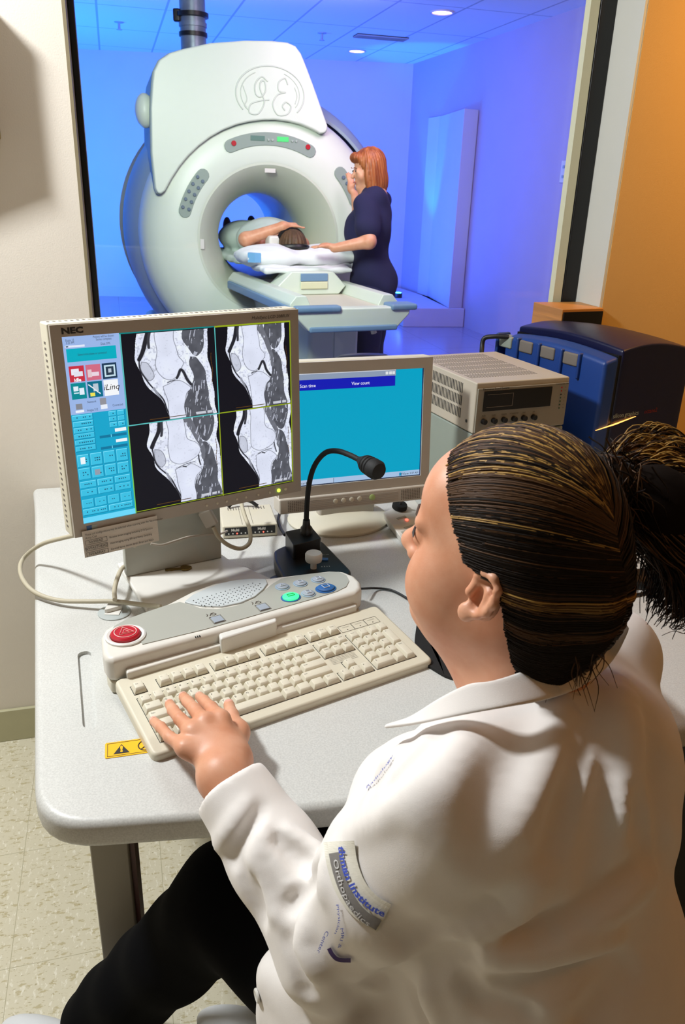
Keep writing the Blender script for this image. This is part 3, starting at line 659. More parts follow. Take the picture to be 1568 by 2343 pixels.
hm = tq2(850, 690)
s.cone(nk+np.array([-.02, 0, .06]), nk+np.array([-.05, 0, -.03]), .046, .04, k=.01, op='s')
s.plane((0, 0, hm[2]-.05), (0, 0, -1), k=.01)
s.disp = lambda P: .006*np.sin(P[..., 2]*26+P[..., 0]*18)*np.cos(P[..., 1]*21+P[..., 2]*7)
link('scrub_top', s.mesh('scrub_top', (-.4, -.45, .7), (.4, .5, 1.6), .0085), M_scrub, tn)
s = Solid()
s.ell(hp+np.array([-.01, 0, -.02]), (.135, .165, .17), k=.05)
for kk, hh in ((kn, .10), (kn2, -.09)):
    ft = np.array([kk[0]+.02, kk[1], .07]); s.cone(hp+np.array([0, hh, -.08]), kk, .105, .088, k=.05).cone(kk, ft, .088, .075, k=.03)
s.disp = lambda P: .004*np.sin(P[..., 2]*20+P[..., 1]*30)
link('scrub_trousers', s.mesh('scrub_trousers', (-.4, -.45, .02), (.4, .5, 1.1), .01), M_scrub, tn)
for ft in (kn, kn2):
    s = Solid().ell(np.array([ft[0]-.04, ft[1], .045]), (.13, .052, .045)).plane((0, 0, .002), (0, 0, -1)); link('shoe', s.mesh('shoe', (ft[0]-.25, ft[1]-.1, -.01), (ft[0]+.15, ft[1]+.1, .15), .008), M_shoe, tn)
# ================================================================== DESK
DZ = .74
def P2(x, y, z): p = bz(x, y, z); return (float(p[0]), float(p[1]))
dk = thing('desk', 'large pale grey speckled desk with rounded edge carrying the monitors and keyboard', 'desk', (-.1, 1.2, 0))
dko = -np.array([-.1, 1.2, 0])
def round_poly(pts, rad, n=6):
    out = []; N = len(pts)
    for i in range(N):
        p = np.array(pts[i], float); a = np.array(pts[i-1], float); b = np.array(pts[(i+1) % N], float); r = rad[i] if hasattr(rad, '__len__') else rad
        if r <= 0: out.append(tuple(p)); continue
        da = _n(a-p); db = _n(b-p); s = p+da*r; e = p+db*r
        for k in range(n+1):
            t = k/n; out.append(tuple((1-t)**2*s+2*t*(1-t)*p+t*t*e))
    return out
wallb = lambda a: tuple(W3(a, 1.955, 0)[:2])
dpoly = [(-.352, .712), (.06, .772), (.46, .93), (1.15, 1.13), wallb(1.62), wallb(-.24), (-.722, 1.700)]
dpoly = round_poly(dpoly, [.075, .15, .1, .03, 0, .02, .10], 7)
b_ = MB().prism([(x+.1, y-1.2) for x, y in dpoly], DZ-.042, DZ).build('desktop', M_desk, dk, bevel=.017, seg=5)
# shallow cable groove cut in the top
g0 = bz(193, 1498, DZ); g1 = bz(207, 1655, DZ); gd = _n(g1-g0); gn = np.array([-gd[1], gd[0], 0]); gw = .0105
gp = []
for k in range(9): t = PI*k/8; gp.append(g0+gw*(math.cos(t)*gn*1-math.sin(t)*gd))
for k in range(9): t = PI*k/8; gp.append(g1+gw*(-math.cos(t)*gn+math.sin(t)*gd))
gc = MB().prism([(p[0]+.1, p[1]-1.2) for p in gp], DZ-.006, DZ+.02).build('cutter', M_desk, None, smooth=False)
gc.location = (-.1, 1.2, 0)
bo = b_.modifiers.new('groove', 'BOOLEAN'); bo.operation = 'DIFFERENCE'; bo.object = gc; bo.solver = 'EXACT'
b_.modifiers.remove(b_.modifiers['wn'])
bpy.context.view_layer.update()
nm = bpy.data.meshes.new_from_object(b_.evaluated_get(bpy.context.evaluated_depsgraph_get())); b_.modifiers.clear(); b_.data = nm
bpy.data.objects.remove(gc)
try: nm.set_sharp_from_angle(angle=math.radians(40))
except Exception: pass
LX, LY = -.335, 1.0
lg = lambda *a: None
ldir = _n(np.array([.08, 1, 0])); lrt = np.array([ldir[1], -ldir[0], 0])
lo_ = bz(247, 1990, .60)
lp0 = np.array([-.362, .985, 0])
MB().box((-.034, -.012, .05), (.034, .012, .70), A=(lrt, ldir, Zv), o=lp0+dko).build('leg', M_deskgrey, dk, bevel=.004)
MB().box((.034, -.008, .05), (.042, .008, .69), A=(lrt, ldir, Zv), o=lp0+dko).build('cable_channel', mat('maroon_edge', hx('4a2420'), .5), dk)
MB().box((-.04, -.06, .0), (.04, .07, .05), A=(lrt, ldir, Zv), o=lp0+dko).build('foot', M_deskgrey, dk, bevel=.015)
def bracket(off, h, w, dy):
    prof = [(-w/2, .698), (-w/2, .698-h*.7), (-w/4, .698-h*.95), (0, .698-h), (w/4, .698-h*.95), (w/2, .698-h*.7), (w/2, .698)]
    MB().prism(prof, -.018, .018, A=(lrt, Zv, -ldir), o=lp0+dko+lrt*off+ldir*dy).build('bracket', M_deskdark, dk, bevel=.006)
bracket(-.002, .11, .05, -.035); bracket(.072, .075, .042, .09)
MB().box((-.03, -.01, .05), (.03, .01, .70), A=(U, V, Zv), o=W3(1.35, 1.55, 0)+dko).build('leg', M_deskgrey, dk, bevel=.004)
pd = thing('desk_pedestal', 'dark drawer pedestal under the right end of the desk, behind the operator', 'cabinet', (.78, 1.28, 0), R=(U, V, Zv))
MB().box((-.2, -.22, .01), (.25, .24, .66)).build('body', mat('dark_cabinet', hx('2b241a'), .5), pd, bevel=.006)
for k in range(3): MB().box((-.19, -.236, .03+.21*k), (.24, -.221, .22+.21*k)).build('drawer', mat('dark_drawer', hx('332b20'), .5), pd, bevel=.004)
# warning sticker on the desk
q = [bz(x, y, DZ) for x, y in ((237, 1697), (332, 1684))]; sx = _n(q[1]-q[0]); sy = np.array([-sx[1], sx[0], 0]); so = bz(240, 1737, DZ)+sy*0
ws = thing('warning_label', 'yellow warning sticker with black symbols on the desk beside the keyboard', 'sticker', so, R=(sx, sy, Zv))
MB().prism(round_poly([(0, 0), (.095, 0), (.095, .032), (0, .032)], .003, 3), .0002, .0008).build('sticker', M_yellow, ws, smooth=False)
k_ = MB().prism([(.011, .006), (.032, .006), (.0215, .025)], .0008, .0011)
k_.prism([(.003, .0025), (.092, .0025), (.092, .0031), (.003, .0031)], .0008, .0011).prism([(.003, .029), (.092, .029), (.092, .0296), (.003, .0296)], .0008, .0011).prism([(.003, .0025), (.0036, .0025), (.0036, .0296), (.003, .0296)], .0008, .0011)
k_.tube([(.054+.0105*math.cos(a), .016+.0105*math.sin(a), .001) for a in np.linspace(0, 2*PI, 28)], .0008, 5)
k_.tube([(.047, .0085, .001), (.062, .0235, .001)], .0008, 5).tube([(.054, .022, .001), (.054, .010, .001), (.060, .012, .001)], .0012, 5)
k_.build('symbols', M_ink, ws)
k_ = MB(); add_text(k_, '!', .017, (.0215, .0145, .00115), (1, 0, 0), (0, 1, 0), bold=.0008); k_.build('exclamation_mark', M_yellow, ws)

# ================================================================== KEYBOARD
ky, kt = .5704, .115
ku = np.array([math.cos(ky), math.sin(ky), 0]); kf = np.array([-math.sin(ky), math.cos(ky), 0])
kb_y = kf*math.cos(kt)+Zv*math.sin(kt); kb_z = np.cross(ku, kb_y)
KO = np.array([-.3281, .9705, .7745]); KW, KD = .4672, .1688
kb = thing('keyboard', 'beige full size computer keyboard under the operator hand', 'keyboard', KO, R=(ku, kb_y, kb_z))
prof = [(0, 0), (-.012, .001), (-.04, -.0015), (-.152, -.0030), (-.162, -.006), (-KD, -.014), (-KD, -.022), (-.16, -.026), (-.02, -.034), (0, -.030)]
cpoly = round_poly([(0, 0), (KW, 0), (KW, -KD), (0, -KD)], .012, 5)
MB().prism(cpoly, -.024, -.003).build('case', M_beige, kb, bevel=.005, seg=3)
MB().prism(grow(cpoly, .985), -.030, -.0235).build('case_bottom', mat('dark_beige', hx('5b5648'), .5), kb)
UN = .01905
rows = {0: -.036, 1: -.0640, 2: -.0830, 3: -.1020, 4: -.1210, 5: -.1400}
x0 = .0165
keys = []   # x(center), y, w, depth, legend
def addrow(r, xs, items):
    x = xs
    for it in items:
        w_, lg_ = it if isinstance(it, tuple) else (1, it)
        if lg_ is not None: keys.append((x0+(x+w_/2)*UN, rows[r], w_, 1, lg_))
        x += w_
addrow(0, 0, ['Esc', (1, None), 'F1', 'F2', 'F3', 'F4', (.5, None), 'F5', 'F6', 'F7', 'F8', (.5, None), 'F9', 'F10', 'F11', 'F12'])
addrow(1, 0, ['~', '!', '@', '#', '$', '%', '^', '&', '*', '(', ')', '_', '+', (2, 'Backspace')])
addrow(2, 0, [(1.5, 'Tab'), 'Q', 'W', 'E', 'R', 'T', 'Y', 'U', 'I', 'O', 'P', '[', ']', (1.5, '\\')])
addrow(3, 0, [(1.75, 'Caps'), 'A', 'S', 'D', 'F', 'G', 'H', 'J', 'K', 'L', ';', "'", (2.25, 'Enter')])
addrow(4, 0, [(2.25, 'Shift'), 'Z', 'X', 'C', 'V', 'B', 'N', 'M', ',', '.', '/', (2.75, 'Shift')])
addrow(5, 0, [(1.25, 'Ctrl'), (1.25, ''), (1.25, 'Alt'), (6.25, ''), (1.25, 'Alt'), (1.25, ''), (1.25, ''), (1.25, 'Ctrl')])
addrow(0, 15.25, ['Print', 'Scroll', 'Pause']); addrow(1, 15.25, ['Insert', 'Home', 'PgUp']); addrow(2, 15.25, ['Delete', 'End', 'PgDn'])
addrow(4, 16.25, ['^']); addrow(5, 15.25, ['<', 'v', '>'])
addrow(1, 18.5, ['Num', '/', '*', '-']); addrow(2, 18.5, ['7', '8', '9']); addrow(3, 18.5, ['4', '5', '6']); addrow(4, 18.5, ['1', '2', '3']); addrow(5, 18.5, [(2, '0'), '.'])
for r_ in (2, 4): keys.append((x0+22*UN, (rows[r_]+rows[r_+1])/2, 1, 2, '+' if r_ == 2 else 'Enter'))
def key_mesh(w_, d_):
    hw = w_*UN/2-.0006; hd = d_*UN/2-.0006; tw = hw-.0030; td = hd-.0028; b = MB(); vs = []
    lv = [(hw, hd, 0, -.0005), (hw, hd, 0, .0015), (hw-.0008, hd-.0006, 0, .0045), (tw+.0004, td+.0004, .0010, .0088), (tw-.0006, td-.0006, .0010, .0093)]
    for (a, c, sh, z) in lv:
        for p in round_poly([(-a, -c+sh), (a, -c+sh), (a, c+sh), (-a, c+sh)], .0014, 2): vs.append((p[0], p[1], z))
    n = len(vs)//len(lv); fs_ = [(i*n+k, i*n+(k+1) % n, (i+1)*n+(k+1) % n, (i+1)*n+k) for i in range(len(lv)-1) for k in range(n)]
    fs_ += [tuple(range((len(lv)-1)*n, len(lv)*n))]
    b.add(vs, fs_); me = b.mesh('key'); me.materials.append(M_key); me.polygons.foreach_set('use_smooth', [True]*len(me.polygons))
    try: me.set_sharp_from_angle(angle=math.radians(35))
    except Exception: pass
    return me
KM = {}; leg = MB(); stuffk = MB()
keys.sort(key=lambda t: t[1]+.0*t[0])
well = MB()
for i, (x, y, w_, d_, lg_) in enumerate(keys):
    zt = -.0045+(.0012 if y > -.05 else 0)
    if i < 100:
        if (w_, d_) not in KM: KM[(w_, d_)] = key_mesh(w_, d_)
        o = bpy.data.objects.new('key', KM[(w_, d_)]); COL.objects.link(o); o.parent = kb; o.location = (x, y, zt)
    else:
        me = key_mesh(w_, d_); stuffk.add([(v.co.x+x, v.co.y+y, v.co.z+zt) for v in me.vertices], [tuple(p.vertices) for p in me.polygons]); bpy.data.meshes.remove(me)
    if lg_:
        sz = .0052 if len(lg_) == 1 else .0030
        add_text(leg, lg_, sz, (x-w_*UN*.5+.0052, y+d_*UN*.5-.0068, zt+.0095), (1, 0, 0), (0, 1, 0), align='LEFT' if len(lg_) > 1 else 'CENTER')
if stuffk.v: stuffk.build('key_rest', M_key, kb)['kind'] = 'stuff'
leg.build('key_legends', M_keyleg, kb, smooth=False)
# recessed key wells drawn as thin dark grooves around each block
def well_box(xa, xb, ya, yb):
    t = .0008; z0_, z1_ = -.0032, -.0027
    for lo, hi in (((xa, ya), (xb, ya+t)), ((xa, yb-t), (xb, yb)), ((xa, ya), (xa+t, yb)), ((xb-t, ya), (xb, yb))): well.box((lo[0], lo[1], z0_), (hi[0], hi[1], z1_))
hu = UN/2+.0008
for xa, xb, r0_, r1_ in [(0, 1, 0, 0), (2, 6, 0, 0), (6.5, 10.5, 0, 0), (11, 15, 0, 0), (0, 15, 1, 5), (15.25, 18.25, 0, 0), (15.25, 18.25, 1, 2), (16.25, 17.25, 4, 4), (15.25, 18.25, 5, 5), (18.5, 22.5, 1, 5)]:
    well_box(x0+xa*UN-.0006, x0+xb*UN+.0006, rows[r1_]-hu, rows[r0_]+hu)
well.build('key_wells', M_dark, kb, smooth=False)
lpn = MB(); xa = x0+18.5*UN; xb = x0+22.5*UN
for i in range(3):
    u0 = xa+(xb-xa)*i/3; u1 = xa+(xb-xa)*(i+1)/3
    for lo, hi in (((u0, -.046), (u1, -.0454)), ((u0, -.0292), (u1, -.0286)), ((u0, -.046), (u0+.0006, -.0286)), ((u1-.0006, -.046), (u1, -.0286))): lpn.box((lo[0], lo[1], -.003), (hi[0], hi[1], -.0026))
    add_text(lpn, ['Num Lock', 'Caps Lock', 'Scroll Lock'][i], .0030, ((u0+u1)/2, -.034, -.0026), (1, 0, 0), (0, 1, 0)); lpn.box(((u0+u1)/2-.001, -.042, -.003), ((u0+u1)/2+.001, -.0405, -.0024))
lpn.build('indicator_panel', M_keyleg, kb, smooth=False)
fp = MB()
for i in range(5): add_text(fp, 'Tested to comply with FCC standards', .0030, (x0+16.75*UN, -.0958-.0034*i, -.0026), (1, 0, 0), (0, 1, 0))
fp.build('printed_notice', M_inkgrey, kb, smooth=False)

# ================================================================== INTERCOM CONSOLE
CZt = .803
c5 = lambda x, y: (200+x/1.8233, 1270+y/1.8233)
def outline(pts, z): return [P2(x, y, z) for x, y in pts]
cout = [(231, 1455), (240, 1438), (262, 1425), (330, 1400), (385, 1378), (440, 1350), (490, 1332), (545, 1325), (610, 1321), (700, 1310), (752, 1304), (785, 1305), (812, 1316), (826, 1330), (828, 1344), (820, 1354), (700, 1388), (560, 1427), (400, 1470), (262, 1508), (243, 1508), (234, 1492)]
cons = thing('intercom_console', 'grey and white intercom console with speaker, round buttons and red stop button', 'console', (-.15, 1.15, DZ))
co = -np.array([-.15, 1.15, DZ])
sh = lambda pts: [(p[0]+co[0], p[1]+co[1]) for p in pts]
cb_ = sh(outline(cout, CZt))
MB().prism(cb_, .022, CZt-DZ).build('body', M_cons, cons, bevel=.009, seg=4)
MB().prism(grow(cb_, .985), .0005, .0215).build('base', M_shellw, cons, bevel=.004)
gp_ = [c5(*p) for p in [(98, 318), (112, 296), (160, 270), (240, 240), (320, 213), (385, 196), (430, 206), (470, 222), (540, 226), (620, 212), (690, 186), (735, 150), (770, 122), (810, 98), (900, 82), (1000, 72), (1050, 70), (1080, 84), (1092, 108), (1080, 132), (1040, 152), (950, 180), (800, 222), (640, 268), (480, 312), (330, 348), (230, 372), (215, 345), (190, 310), (160, 298), (125, 302)]]
MB().prism(sh(outline(gp_, CZt+.001)), CZt-DZ-.002, CZt-DZ+.0012).build('control_panel', M_consgrey, cons, smooth=False)
sp_ = [c5(*p) for p in [(405, 194), (440, 165), (500, 138), (560, 116), (620, 104), (690, 98), (745, 100), (752, 118), (735, 142), (700, 172), (640, 198), (560, 214), (480, 212), (430, 202)]]
MB().prism(sh(outline(sp_, CZt+.0025)), CZt-DZ-.001, CZt-DZ+.003).build('speaker_panel', M_consblue, cons, bevel=.0015)
hm_ = MB(); zt_ = CZt-DZ+.0031
for r_ in range(9):
    for k in range(16):
        x = 440+k*19+(r_ % 2)*9-r_*2; y = 190+r_*10-k*5.6+r_*(-18)+70
        u_ = (x-585)/150; cyy = 162-(x-585)*.22; v_ = (y-cyy)/45
        if u_*u_+v_*v_ < .93:
            p = bz(*c5(x, y), CZt+.003)+co; hm_.prism([(p[0]+.0011*math.cos(a), p[1]+.0011*math.sin(a)) for a in np.linspace(0, 2*PI, 7)[:-1]], zt_-.0005, zt_+.0002)
hm_.build('speaker_holes', M_dark, cons, smooth=False)
def cbtn(name, x, y, r, m, h=.005, ring=None, rot=None, sx=1.0):
    p = bz(*c5(x, y), CZt+.004)+co; p[2] = CZt-DZ
    MB().lathe([(r*1.22, .0005), (r*1.22, .0022), (r*1.05, .0026)], 28, A=(ku*sx, kf, Zv), o=p).build('button_rim', ring or M_mrig, cons)
    o = MB().lathe([(r, .001), (r, h*.8), (r*.85, h), (.0005, h+.0006)], 28, A=(ku*sx, kf, Zv), o=p).build(name, m, cons); return p+np.array([0, 0, h+.0012])
M_sym = mat('button_symbol', hx('c9ced4'), .5)
for i, (x, y) in enumerate([(814, 128), (889, 114), (963, 98), (922, 156)]):
    p = cbtn('button', x, y, .0105, M_btn)
    g = MB(); tri = [(-.005, -.003), (.005, -.003), (0, .005)] if i in (0,) else [(-.004, -.004), (.004, -.004), (.004, .004), (-.004, .004)]
    L_ = [p+ku*a+kf*b for a, b in tri]; g.tube(L_+[L_[0]], .0006, 5); g.build('button_symbol', M_sym, cons)
p = cbtn('green_lit_button', 849, 172, .0125, M_green, .006, M_bluebtn, sx=1.15)
g = MB(); L_ = [p+ku*a+kf*b for a, b in [(-.006, -.003), (.006, -.003), (.006, .003), (-.006, .003)]]; g.tube(L_+[L_[0]], .0007, 5); g.build('button_symbol', mat('dark_green', hx('0a7a3a'), .4), cons)
p = cbtn('blue_button', 995, 135, .013, M_bluebtn, .006, M_bluebtn, sx=1.2)
g = MB(); L_ = [p+ku*a+kf*b for a, b in [(-.0055, -.005), (.0055, -.005), (.0055, .005), (-.0055, .005)]]; g.tube(L_+[L_[0]], .0006, 5); g.build('button_symbol', M_sym, cons)
p = bz(*c5(160, 340), CZt)+co; p[2] = CZt-DZ
MB().lathe([(.0305, 0), (.0305, .003), (.028, .0045), (.024, .003), (.024, .0005)], 40, A=(ku, kf, Zv), o=p, cap=False).build('button_collar', M_white, cons)
rb_ = MB().lathe([(.0225, .0005), (.0225, .006), (.020, .0085), (.0005, .0092)], 40, A=(ku, kf, Zv), o=p).build('red_stop_button', M_red, cons)
g = MB(); q = p+np.array([0, 0, .0094])
for s_, off in ((.0135, 0), (.006, -.0005)):
    L_ = [q+ku*s_*math.cos(a)+kf*(s_*math.sin(a)+off) for a in (PI/2, PI/2+2*PI/3, PI/2+4*PI/3)]; g.tube(L_+[L_[0]], .0006, 5)
g.tube([q+ku*.0165*math.cos(a)+kf*.0165*math.sin(a)-np.array([0, 0, .0004]) for a in np.linspace(0, 2*PI, 40)], .0008, 5)
g.build('stop_symbol', mat('pale_pink', hx('e6b0a8'), .5), cons)
for x, y in ((543, 272), (733, 221)):
    p = bz(*c5(x, y), CZt)+co; p[2] = CZt-DZ+.001
    MB().box((-.0085, -.009, 0), (.0085, .009, .0022), A=(ku, kf, Zv), o=p).build('square_button', M_btn, cons, bevel=.001)
    g = MB(); L_ = [p+ku*a+kf*b+Zv*.0008 for a, b in ((-.010, -.0105), (.010, -.0105), (.010, .0105), (-.010, .0105))]; g.tube(L_+[L_[0]], .0006, 4)
    L_ = [p+ku*a+kf*b+Zv*.0008 for a, b in ((-.006, .016), (-.002, .022), (.003, .022), (.005, .017), (.001, .015), (-.003, .019))]; g.tube(L_, .0006, 4).tube([p+ku*a+kf*b+Zv*.0008 for a, b in ((-.011, .017), (-.008, .021), (-.009, .024))], .0006, 4); g.build('printed_symbol', M_inkgrey, cons)
for k in range(3):
    p = bz(*c5(449+9*k, 347-1.5*k), CZt-.006)+co; MB().box((-.0008, -.004, 0), (.0008, .004, .002), A=(ku, kf, Zv), o=(p[0], p[1], CZt-DZ-.0035)).build('vent', M_dark, cons)
lg1 = [(285, 1524), (300, 1513), (560, 1436), (810, 1366), (816, 1371), (817, 1386), (560, 1460), (290, 1540)]
MB().prism(sh(outline(lg1, .782)), .004, .782-DZ).build('front_ledge', M_cons, cons, bevel=.003, seg=3)
lg2 = [(498, 1444), (512, 1437), (625, 1404), (634, 1408), (634, 1421), (505, 1462)]
MB().prism(sh(outline(lg2, .797)), .02, .797-DZ).build('hinged_flap', M_white, cons, bevel=.004, seg=3)

# ================================================================== MONITORS
def frame(yaw, t):
    u = np.array([math.cos(yaw), math.sin(yaw), 0]); n = np.array([math.sin(yaw), -math.cos(yaw), 0]); dn = -Zv*math.cos(t)+n*math.sin(t)
    return u, -dn, np.cross(u, -dn)       # right, up, out of the screen
def screen_mesh(name, img, w, h, parent, z, estr):
    H_, W_ = img.shape[:2]; xs = np.linspace(0, w, W_+1); ys = np.linspace(0, -h, H_+1)
    X, Y = np.meshgrid(xs, ys); co_ = np.stack([X, Y, np.full_like(X, z)], -1).reshape(-1, 3)
    i = np.arange(H_)[:, None]*(W_+1)+np.arange(W_)[None]; F_ = np.stack([i, i+W_+1, i+W_+2, i+1], -1).reshape(-1, 4)
    me = bpy.data.meshes.new(name); me.vertices.add(len(co_)); me.vertices.foreach_set('co', co_.astype(np.float32).ravel())
    me.loops.add(F_.size); me.loops.foreach_set('vertex_index', F_.ravel().astype(np.int32)); me.polygons.add(len(F_)); me.polygons.foreach_set('loop_start', np.arange(0, F_.size, 4, dtype=np.int32))
    me.update(calc_edges=True)
    at = me.color_attributes.new('picture', 'FLOAT_COLOR', 'CORNER'); c = np.repeat(np.concatenate([img, np.ones((H_, W_, 1))], -1).reshape(-1, 4), 4, 0)
    at.data.foreach_set('color', c.astype(np.float32).ravel())
    m = bpy.data.materials.get('lit_screen_%g' % estr)
    if not m:
        m = bpy.data.materials.new('lit_screen_%g' % estr); m.use_nodes = True; nt = m.node_tree; b = nt.nodes['Principled BSDF']; b.inputs['Base Color'].default_value = (.01, .01, .012, 1); b.inputs['Roughness'].default_value = .4; b.inputs['Specular IOR Level'].default_value = .12
        a_ = nt.nodes.new('ShaderNodeVertexColor'); a_.layer_name = 'picture'; nt.links.new(a_.outputs[0], b.inputs['Emission Color']); b.inputs['Emission Strength'].default_value = estr
    me.materials.append(m); o = bpy.data.objects.new(name, me); COL.objects.link(o); o.parent = parent; return o
def inpoly(X, Y, poly):
    r = np.zeros(X.shape, bool); n = len(poly)
    for i in range(n):
        (x1, y1), (x2, y2) = poly[i], poly[(i+1) % n]
        if y1 == y2: continue
        c = ((y1 > Y) != (y2 > Y)) & (X < (x2-x1)*(Y-y1)/(y2-y1)+x1); r ^= c
    return r
def smo(pts, n=8): return [tuple(p) for p in spline([np.array(p) for p in pts], n)]
def dist_line(X, Y, pts):
    d = np.full(X.shape, 9.)
    for (x1, y1), (x2, y2) in zip(pts[:-1], pts[1:]):
        dx, dy = x2-x1, y2-y1; L = dx*dx+dy*dy+1e-12; t = np.clip(((X-x1)*dx+(Y-y1)*dy)/L, 0, 1); d = np.minimum(d, np.hypot(X-x1-t*dx, Y-y1-t*dy))
    return d
def vnoise(X, Y, s, seed):
    r = np.random.default_rng(seed).random((64, 64)); x = X*s; y = Y*s; xi = np.floor(x).astype(int); yi = np.floor(y).astype(int); fx = x-xi; fy = y-yi; fx = fx*fx*(3-2*fx); fy = fy*fy*(3-2*fy)
    g = lambda a, b: r[a % 64, b % 64]; return (g(xi, yi)*(1-fx)+g(xi+1, yi)*fx)*(1-fy)+(g(xi, yi+1)*(1-fx)+g(xi+1, yi+1)*fx)*fy
def knee(W_, H_, q):
    X, Y = np.meshgrid((np.arange(W_)+.5)/W_, (np.arange(H_)+.5)/H_)
    X = X+.006*np.sin(Y*23+q); sxx = [0, .01, .06, .07][q]; X = X-sxx; deep = q >= 2
    ant = smo([(.17, -.1), (.15, .06), (.125, .17), (.115, .26), (.14, .34), (.165, .42), (.19, .52), (.25, .62), (.33, .72), (.40, .83), (.46, 1.05)])
    pos = smo([(.93, -.1), (.925, .1), (.91, .25), (.93, .42), (.955, .6), (.965, .8), (.985, 1.05)])
    leg_ = inpoly(X, Y, ant+pos[::-1])
    n1 = vnoise(X, Y, 60, q+1); n2 = vnoise(X, Y, 22, q+9); n3 = vnoise(X*1.0, Y*.25, 90, q+20)
    I = np.where(leg_, .84+.2*n2-.26*(n1 > .74), .006)
    hz = vnoise(X, Y, 9, q+3)
    # muscles behind
    def muscle(poly, base=.085):
        nonlocal I
        m_ = inpoly(X, Y, smo(poly+[poly[0]])); st = vnoise(X*3+Y*.6, Y*.5, 30, q+33); I = np.where(m_, base+.05*n2+.42*(st > .74)*(vnoise(X, Y, 14, q+5) > .42), I)
    muscle([(.66, -.08), (.64, .08), (.69, .2), (.77, .3), (.84, .26), (.88, .12), (.87, -.08)])
    muscle([(.72, .30), (.70, .40), (.74, .55), (.70, .66), (.64, .75), (.62, 1.05), (.92, 1.05), (.9, .8), (.89, .6), (.86, .45), (.79, .32)])
    if q in (1, 2, 3): muscle([(.50, -.05), (.56, .08), (.64, .22), (.70, .36), (.72, .5), (.76, .5), (.74, .3), (.66, .12), (.6, -.05)], .16)
    # tendons / dark bands
    for pts, wd_, lv in [([(.28, -.05), (.25, .08), (.20, .2), (.165, .28)], .026, .02), ([(.30, -.05), (.28, .08), (.27, .16)], .018, .05), ([(.165, .30), (.17, .42), (.22, .52), (.30, .63), (.38, .76), (.43, .9), (.47, 1.05)], .011, .02),
                         ([(.12, .0), (.115, .2)], .006, .4), ([(.30, .62), (.36, .78), (.42, .96)], .016, .35)]:
        d = dist_line(X, Y, smo(pts)); I = I*(1-np.clip((wd_-d)/.006, 0, 1)*leg_)+lv*np.clip((wd_-d)/.006, 0, 1)*leg_
    def bone(poly, lv=.88, edge=.006):
        nonlocal I
        pp = smo(poly+[poly[0]]); m_ = inpoly(X, Y, pp); d = dist_line(X, Y, pp)
        I = np.where(m_, lv+.12*(hz-.5)-.1*(n1 > .85), I); k = np.clip((edge-d)/.006, 0, 1); I = I*(1-.85*k)+.02*k
    bone([(.19, .31), (.25, .33), (.285, .40), (.30, .49), (.25, .53), (.20, .47), (.175, .39)], .66)
    if not deep: bone([(.34, -.06), (.53, -.06), (.55, .12), (.58, .27), (.64, .36), (.60, .43), (.56, .50), (.49, .545), (.41, .52), (.35, .45), (.335, .36), (.35, .2)])
    else: bone([(.34, -.06), (.52, -.06), (.54, .12), (.57, .24), (.66, .30), (.70, .38), (.67, .46), (.58, .51), (.46, .53), (.36, .47), (.335, .36), (.35, .2)])
    tb_ = .57 if not deep else .55
    bone([(.40, tb_+.04), (.46, tb_+.02), (.53, tb_-.01 if not deep else tb_+.02), (.60, tb_-.0), (.68, tb_+.06), (.70, tb_+.1), (.64, tb_+.16), (.62, tb_+.28), (.61, 1.06), (.45, 1.06), (.44, .85), (.41, .70)])
    # ligaments and meniscus
    for pts, wd_ in ([([(.55, .53), (.60, .44), (.66, .55), (.71, .62)], .020), ([(.45, .57), (.53, .55)], .010)] if q < 2 else [([(.44, .57), (.52, .545), (.64, .53)], .008), ([(.68, .46), (.70, .58)], .012), ([(.5, .565), (.53, .575)], .012)]):
        d = dist_line(X, Y, smo(pts)); k = np.clip((wd_-d)/.008, 0, 1); I = I*(1-k)+.03*k
    im = np.stack([I*.88, I*.93, np.clip(I*1.1+.004, 0, 1)], -1)
    # scale bars and caption ticks
    om = ((np.abs(X+sxx-.955) < .003) & (Y > .28) & (Y < .62)) | ((np.abs(Y-.975) < .004) & (X+sxx > .22) & (X+sxx < .62))
    im[om] = (.10, .045, .01)
    r_ = np.random.default_rng(3).random(60); cap = (Y > .955) & (Y < .985) & (X+sxx > .74) & (X+sxx < .98) & (r_[(np.clip((X+sxx)*110, 0, 118)/2).astype(int) % 60] > .35); im[cap] = (.6, .62, .7)
    return im
def rectf(im, x0_, y0_, x1_, y1_, c):
    H_, W_ = im.shape[:2]; im[int(round(y0_*H_)):max(int(round(y1_*H_)), int(round(y0_*H_))+1), int(round(x0_*W_)):max(int(round(x1_*W_)), int(round(x0_*W_))+1)] = c
SW, SH = 640, 480
im = np.zeros((SH, SW, 3)); im[:] = (.004, .004, .008)
cy = lambda a: lin(tuple(v/255 for v in a))
C1, C2, C3, C4 = cy((60, 196, 232)), cy((20, 168, 208)), cy((158, 186, 236)), cy((120, 228, 255))
rectf(im, 0, 0, .222, 1, C2); rectf(im, 0, 0, .222, .40, C3)
rectf(im, .012, .062, .205, .130, cy((0, 176, 196)))
for r_ in range(2):
    for k in range(3):
        rectf(im, .014+.064*k, .150+.088*r_, .072+.064*k, .232+.088*r_, [[cy((205, 50, 70)), cy((214, 110, 135)), cy((30, 60, 90))], [cy((0, 140, 150)), cy((0, 110, 140)), (.95, .97, 1)]][r_][k])
rectf(im, .022, .165, .052, .195, (.85, .85, .95)); rectf(im, .032, .18, .066, .205, (.8, .8, .9)); rectf(im, .085, .175, .10, .215, (.8, .6, .65)); rectf(im, .10, .19, .128, .21, (.85, .7, .8))
rectf(im, .150, .160, .194, .220, (.6, .8, .9)); rectf(im, .156, .168, .188, .212, cy((40, 60, 80))); rectf(im, .166, .18, .178, .20, (.5, .6, .7))
